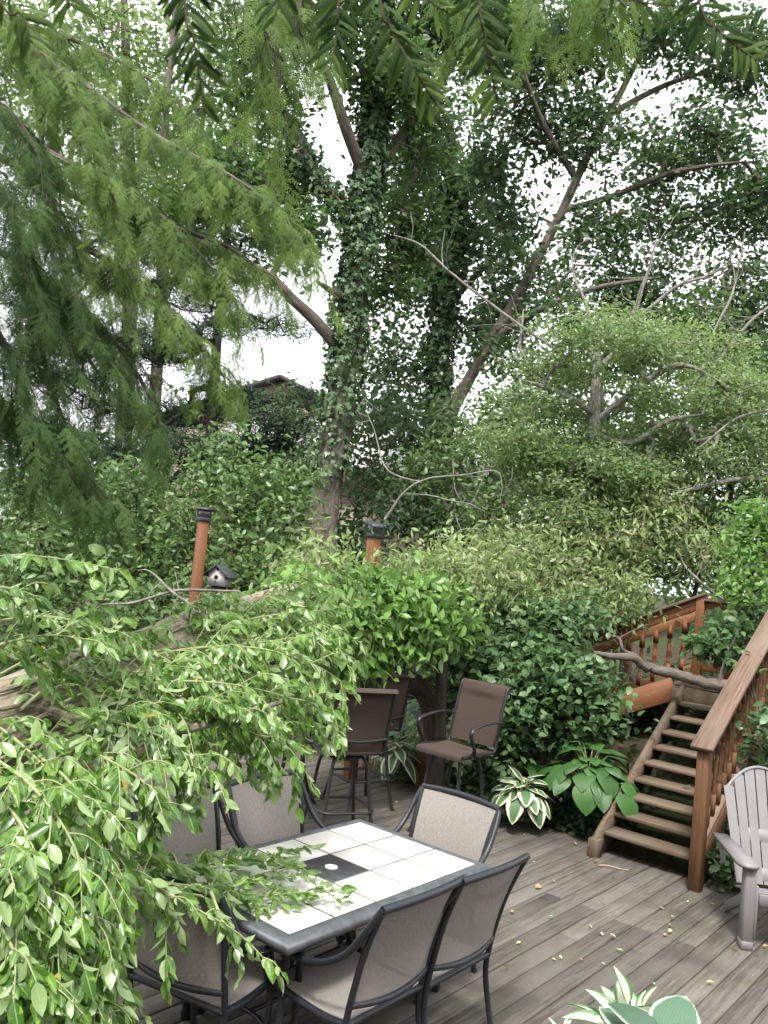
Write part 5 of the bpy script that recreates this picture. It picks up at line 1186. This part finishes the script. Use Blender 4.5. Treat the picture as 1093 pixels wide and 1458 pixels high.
# ================================================================== HEMLOCK
def spray_template(Ln, ntw, twl, sp, nl, nw, g):
    V = []; F = []
    def needle(p, d, ln):
        s_ = np.array((-d[1], d[0], 0)); b = len(V); dz = g.uniform(-.25, .1) * ln
        V.extend([p, p + d * ln * .5 + s_ * nw / 2, p + d * ln + np.array((0, 0, dz)), p + d * ln * .5 - s_ * nw / 2]); F.append((b, b + 3, b + 2, b + 1))
    def twig(p, d, ln):
        x = 0.0; s_ = np.array((-d[1], d[0], 0)); b = len(V)
        V.extend([p - s_ * .0011, p + d * ln - s_ * .0006, p + d * ln + s_ * .0006, p + s_ * .0011]); F.append((b, b + 1, b + 2, b + 3))
        while x < ln:
            for sg in (-1, 1):
                a = R(g.uniform(50, 72)) * sg; dd = np.array((d[0] * math.cos(a) - d[1] * math.sin(a), d[0] * math.sin(a) + d[1] * math.cos(a), 0))
                needle(p + d * x, dd, nl * g.uniform(.7, 1.1) * (1 - .35 * x / ln))
            x += sp
    twig(np.zeros(3), np.array((1., 0, 0)), Ln)
    for k in range(ntw):
        a = R(g.uniform(38, 55)) * (1 if k % 2 else -1); f = (k + .6) / ntw
        twig(np.array((Ln * f * .85, 0, 0)), np.array((math.cos(a), math.sin(a), 0)), twl * (1.15 - .75 * f))
    V = np.array(V); V[:, 2] -= .9 * (V[:, 0] ** 2 + .6 * V[:, 1] ** 2) / Ln * .5
    return V, np.array(F)
def hemlock():
    g = np.random.default_rng(91); tx, ty = -3.1, 4.4
    T = thing('hemlock_tree', 'hemlock with drooping needled boughs hanging close to the camera side', 'tree', (tx, ty, -.4))
    T['label'] = 'hemlock with drooping feathery needled boughs, sunlit above and dark below'
    trunk_part('trunk', [(tx, ty, -.4), (tx + .03, ty, 2), (tx, ty + .05, 5), (tx + .05, ty, 8.5)], [.2, .17, .12, .04], M['barkd'], T, n=18, sub=8)
    TPL = [spray_template(.13, 7, .055, .0062, .014, .0028, g) for _ in range(3)]
    H = [([(20, 55, 4.6), (120, 122, 4.5), (215, 190, 4.4), (330, 252, 4.3), (400, 305, 4.3), (440, 365, 4.3)], .42, 1, .9), ([(-60, 30, 3.8), (60, 80, 3.8), (110, 150, 3.8), (150, 240, 3.8), (170, 330, 3.8), (150, 420, 3.8)], .36, 1, .5),
         ([(-60, 120, 3.6), (20, 170, 3.6), (70, 270, 3.6), (90, 380, 3.6), (110, 480, 3.7), (160, 560, 3.8)], .36, 0, .6), ([(-60, 220, 3.3), (0, 270, 3.3), (40, 380, 3.3), (60, 500, 3.4), (90, 600, 3.5), (125, 690, 3.6)], .34, 0, .6),
         ([(60, 320, 4.2), (150, 370, 4.2), (220, 425, 4.2), (270, 470, 4.2), (320, 540, 4.3)], .38, 1, .6), ([(-60, 420, 3.2), (0, 480, 3.2), (40, 580, 3.3), (60, 680, 3.4)], .34, 0, .6),
         ([(0, 20, 5), (100, 55, 5), (200, 105, 5), (290, 175, 5)], .36, 1, .8), ([(150, 300, 4.5), (250, 325, 4.4), (330, 355, 4.4), (385, 400, 4.4)], .36, 1, .8),
         ([(40, 200, 4.3), (130, 250, 4.3), (220, 300, 4.3), (300, 380, 4.3), (340, 440, 4.3)], .4, 1, .8), ([(-60, 330, 4), (40, 380, 4), (130, 450, 4), (200, 540, 4), (230, 620, 4)], .36, 0, .7),
         ([(-40, 560, 3.6), (40, 600, 3.6), (100, 650, 3.6), (160, 720, 3.6)], .28, 0, .5), ([(-60, -10, 4.4), (20, 40, 4.4), (60, 120, 4.4), (60, 220, 4.4)], .36, 1, .6),
         ([(300, -90, 2.2), (365, 10, 2.2), (395, 90, 2.2), (390, 165, 2.2)], .2, 1, .6), ([(420, -90, 2.4), (425, 0, 2.4), (420, 80, 2.4)], .18, 1, .6), ([(640, -90, 2.4), (660, 0, 2.4), (665, 55, 2.4)], .16, 1, .6), ([(780, -90, 2.4), (760, -10, 2.4), (740, 45, 2.4)], .16, 1, .6), ([(900, -90, 2.2), (850, -20, 2.2), (870, 30, 2.2)], .14, 1, .6)]
    acc = {0: [], 1: []}; tw = MB()
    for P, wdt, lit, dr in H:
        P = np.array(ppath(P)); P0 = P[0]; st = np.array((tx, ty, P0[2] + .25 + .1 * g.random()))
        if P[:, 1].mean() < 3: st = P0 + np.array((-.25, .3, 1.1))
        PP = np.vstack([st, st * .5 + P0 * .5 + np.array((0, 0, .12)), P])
        m = MB(); m.tube(PP, np.linspace(.03, .0045, len(PP)), 7, sm=6); m.build('limb', M['bark' if lit else 'barkd'], T, smooth=True, world=True)  # bark tone painted too: paler on sunlit boughs, darker on shaded ones
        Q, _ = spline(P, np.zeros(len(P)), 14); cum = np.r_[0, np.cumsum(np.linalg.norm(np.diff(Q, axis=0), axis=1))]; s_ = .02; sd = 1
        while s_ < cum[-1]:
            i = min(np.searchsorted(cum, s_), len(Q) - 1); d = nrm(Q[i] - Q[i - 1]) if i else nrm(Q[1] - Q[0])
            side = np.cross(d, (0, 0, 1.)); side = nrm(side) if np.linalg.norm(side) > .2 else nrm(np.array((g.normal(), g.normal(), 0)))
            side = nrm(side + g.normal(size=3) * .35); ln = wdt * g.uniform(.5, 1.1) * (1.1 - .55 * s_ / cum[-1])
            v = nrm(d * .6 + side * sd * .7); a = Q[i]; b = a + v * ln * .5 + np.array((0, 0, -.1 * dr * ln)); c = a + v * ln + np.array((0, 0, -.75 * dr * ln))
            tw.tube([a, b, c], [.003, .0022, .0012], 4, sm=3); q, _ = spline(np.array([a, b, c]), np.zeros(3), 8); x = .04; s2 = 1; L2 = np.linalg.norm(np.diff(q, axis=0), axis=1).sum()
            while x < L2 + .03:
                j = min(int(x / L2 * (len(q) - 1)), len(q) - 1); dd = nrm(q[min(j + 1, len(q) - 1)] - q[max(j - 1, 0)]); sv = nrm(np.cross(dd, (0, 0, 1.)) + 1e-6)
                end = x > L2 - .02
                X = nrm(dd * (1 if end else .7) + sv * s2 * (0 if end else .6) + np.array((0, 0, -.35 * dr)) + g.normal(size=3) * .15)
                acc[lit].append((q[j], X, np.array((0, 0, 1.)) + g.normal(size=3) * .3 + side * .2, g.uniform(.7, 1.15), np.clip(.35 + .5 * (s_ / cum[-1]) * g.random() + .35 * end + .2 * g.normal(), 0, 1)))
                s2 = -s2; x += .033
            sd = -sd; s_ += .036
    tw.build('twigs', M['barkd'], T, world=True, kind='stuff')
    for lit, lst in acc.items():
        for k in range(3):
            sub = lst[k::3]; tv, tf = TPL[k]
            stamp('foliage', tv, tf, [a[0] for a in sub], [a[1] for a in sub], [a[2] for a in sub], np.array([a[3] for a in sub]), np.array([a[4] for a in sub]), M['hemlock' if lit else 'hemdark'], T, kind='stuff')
    print('hemlock sprays', len(acc[0]), len(acc[1]), [len(t[1]) for t in TPL])
    # sprays hanging right in front of the lens
    S = [([(262, -30, .42), (276, 60, .42), (292, 165, .43)], 22, 0), ([(486, -40, .45), (480, 40, .45), (470, 100, .45)], 15, 0), ([(536, -40, .42), (556, 40, .42), (590, 100, .42), (622, 150, .43)], 20, 0), ([(680, -40, .44), (690, 50, .44), (708, 145, .45)], 20, 0),
         ([(985, -30, .4), (1020, 40, .4), (1075, 85, .4)], 15, 0), ([(860, -30, .45), (900, 0, .45), (960, 8, .45)], 12, 1), ([(-10, -20, .5), (30, 20, .5), (45, 60, .5)], 10, 1), ([(95, -40, .55), (100, 10, .55)], 6, 1), ([(410, -60, .46), (400, -10, .46), (390, 30, .46)], 9, 0), ([(590, -50, .46), (600, -10, .46), (640, 20, .46)], 9, 1)]
    tv = []; nl = 6
    for i in range(nl + 1):
        s_ = i / nl; hw = .5 * (.55 + .45 * math.sin(math.pi * s_)) * (1 if s_ < .9 else .6); z = -.25 * s_ * s_
        tv += [(s_, -hw * .19, z), (s_, 0, z + .035), (s_, hw * .19, z)]
    tf = [(a, a + 3, a + 4, a + 1) for i in range(nl) for a in (i * 3, i * 3 + 1)]
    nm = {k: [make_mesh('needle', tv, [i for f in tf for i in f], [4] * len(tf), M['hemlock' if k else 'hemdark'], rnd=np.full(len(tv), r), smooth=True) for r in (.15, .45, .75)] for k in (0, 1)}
    loc = np.array(T.location)
    for P, n, lit in S:
        n = int(n * 1.2); P = np.array(ppath(P)); m = MB(); up0 = P[0] + nrm(P[0] - P[1]) * .12 + np.array((0, .02, .1)); m.tube(np.vstack([up0, P]), np.linspace(.0008, .0005, len(P) + 1), 6, sm=7); sp = m.build('spray', M['twigb'], T, smooth=True, world=True)
        Q, _ = spline(P, np.zeros(len(P)), 30)
        for k in range(n * 2):
            f = (k // 2 + .5 * g.random()) / n; i = int(f * (len(Q) - 2)); d = nrm(Q[i + 1] - Q[i]); sv = nrm(np.cross(d, CF + g.normal(size=3) * .15)) * (1 if k % 2 else -1)
            if g.random() < .12: continue
            an = R(g.uniform(40, 74) - 14 * f); X = nrm(d * math.cos(an) + sv * math.sin(an) + CF * g.normal() * .18); Z = -CF + g.normal(size=3) * .35 + np.array((0, 0, .3)); Z = nrm(Z - X * (X @ Z)); Yv = np.cross(Z, X)
            s_ = .019 * g.uniform(.75, 1.1) * (1 - .35 * f ** 3) * P[0][1] / .43; p = Q[i] - loc
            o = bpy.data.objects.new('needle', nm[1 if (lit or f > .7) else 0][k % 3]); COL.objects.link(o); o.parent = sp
            o.matrix_basis = Matrix([[X[q] * s_, Yv[q] * s_, Z[q] * s_, p[q]] for q in range(3)] + [[0, 0, 0, 1]])
hemlock()

# ================================================================== LITTER ON THE DECK
def litter():
    g = np.random.default_rng(101); tv, tf, tm = leaf_near(4, .55, -.25, .35)
    ms = [make_mesh('dry_leaf', tv, tf.ravel(), np.full(len(tf), 4), M[m], rnd=np.full(len(tv), r), smooth=True) for m, r in (('brown', .1), ('brown', .5), ('brown', .95), ('litter', .6))]
    spots = [(770, 1265), (790, 1258), (850, 1228), (788, 1309), (842, 1324), (857, 1335), (887, 1358), (903, 1354), (877, 1339), (945, 1297), (903, 1263), (907, 1245), (785, 1368), (830, 1370), (952, 1331), (945, 1335), (955, 1320), (1005, 1402), (1085, 1350), (1040, 1352), (735, 1347), (718, 1380), (861, 1377), (800, 1368), (640, 1170), (563, 1145), (590, 1168), (700, 1180), (820, 1205), (760, 1230), (730, 1300), (930, 1402), (980, 1285), (1010, 1290), (960, 1310), (690, 1340), (580, 1178), (745, 1190), (1030, 1300), (870, 1250)]
    for i, (x, y) in enumerate(spots):
        P = onz(x, y, .0); green = i in (6, 11, 35, 3); o = link('dry_leaf', ms[3 if green else i % 3], None, 'small green leaf dropped on the deck boards' if green else 'small dry tan leaf lying on the deck boards', 'leaf', 'green leaves dropped on the deck' if green else 'dry leaves on the deck')
        if green: o.name = 'green_leaf'
        if i == 2: o['label'] = 'pale leaf lying in front of the stair foot block'
        if i == 17: o['label'] = 'large curled tan leaf on the boards beside the raised bed'
        if i == 18: o['label'] = 'tan leaf lying at the foot of the plastic chair'
        if i == 0: o['label'] = 'broad pale leaf on the boards beyond the open deck chair'
        s_ = g.uniform(.024, .05) * (1.5 if i in (0, 2, 17) else 1); o.location = (P[0], P[1], .012 + s_ * .1); o.rotation_euler = (g.normal() * .25, g.normal() * .25, g.uniform(0, 6.28)); o.scale = (s_, s_, s_)
    for x, y in ((527, 1212), (470, 1302)):
        P = onz(x, y, .7255); o = link('dry_leaf', ms[1], None, 'small dry leaf fallen on the cream table tiles', 'leaf', 'dry leaves on the table'); o.location = (P[0], P[1], P[2] + .008); o.scale = (.03, .03, .03); o.rotation_euler = (.1, .1, x)
    P = onz(872, 1237, 0); m = MB(); m.tube([(-.12, 0, .008), (-.04, .015, .014), (.06, .0, .01), (.13, .02, .008)], .005, 6, sm=4); T = m.build('dry_twig', M['vinewood'], None, smooth=True, label='thin dry twig lying on the deck by the stair foot', cat='twig'); T.location = (P[0], P[1], 0); T.rotation_euler = (0, 0, R(-15))
litter()
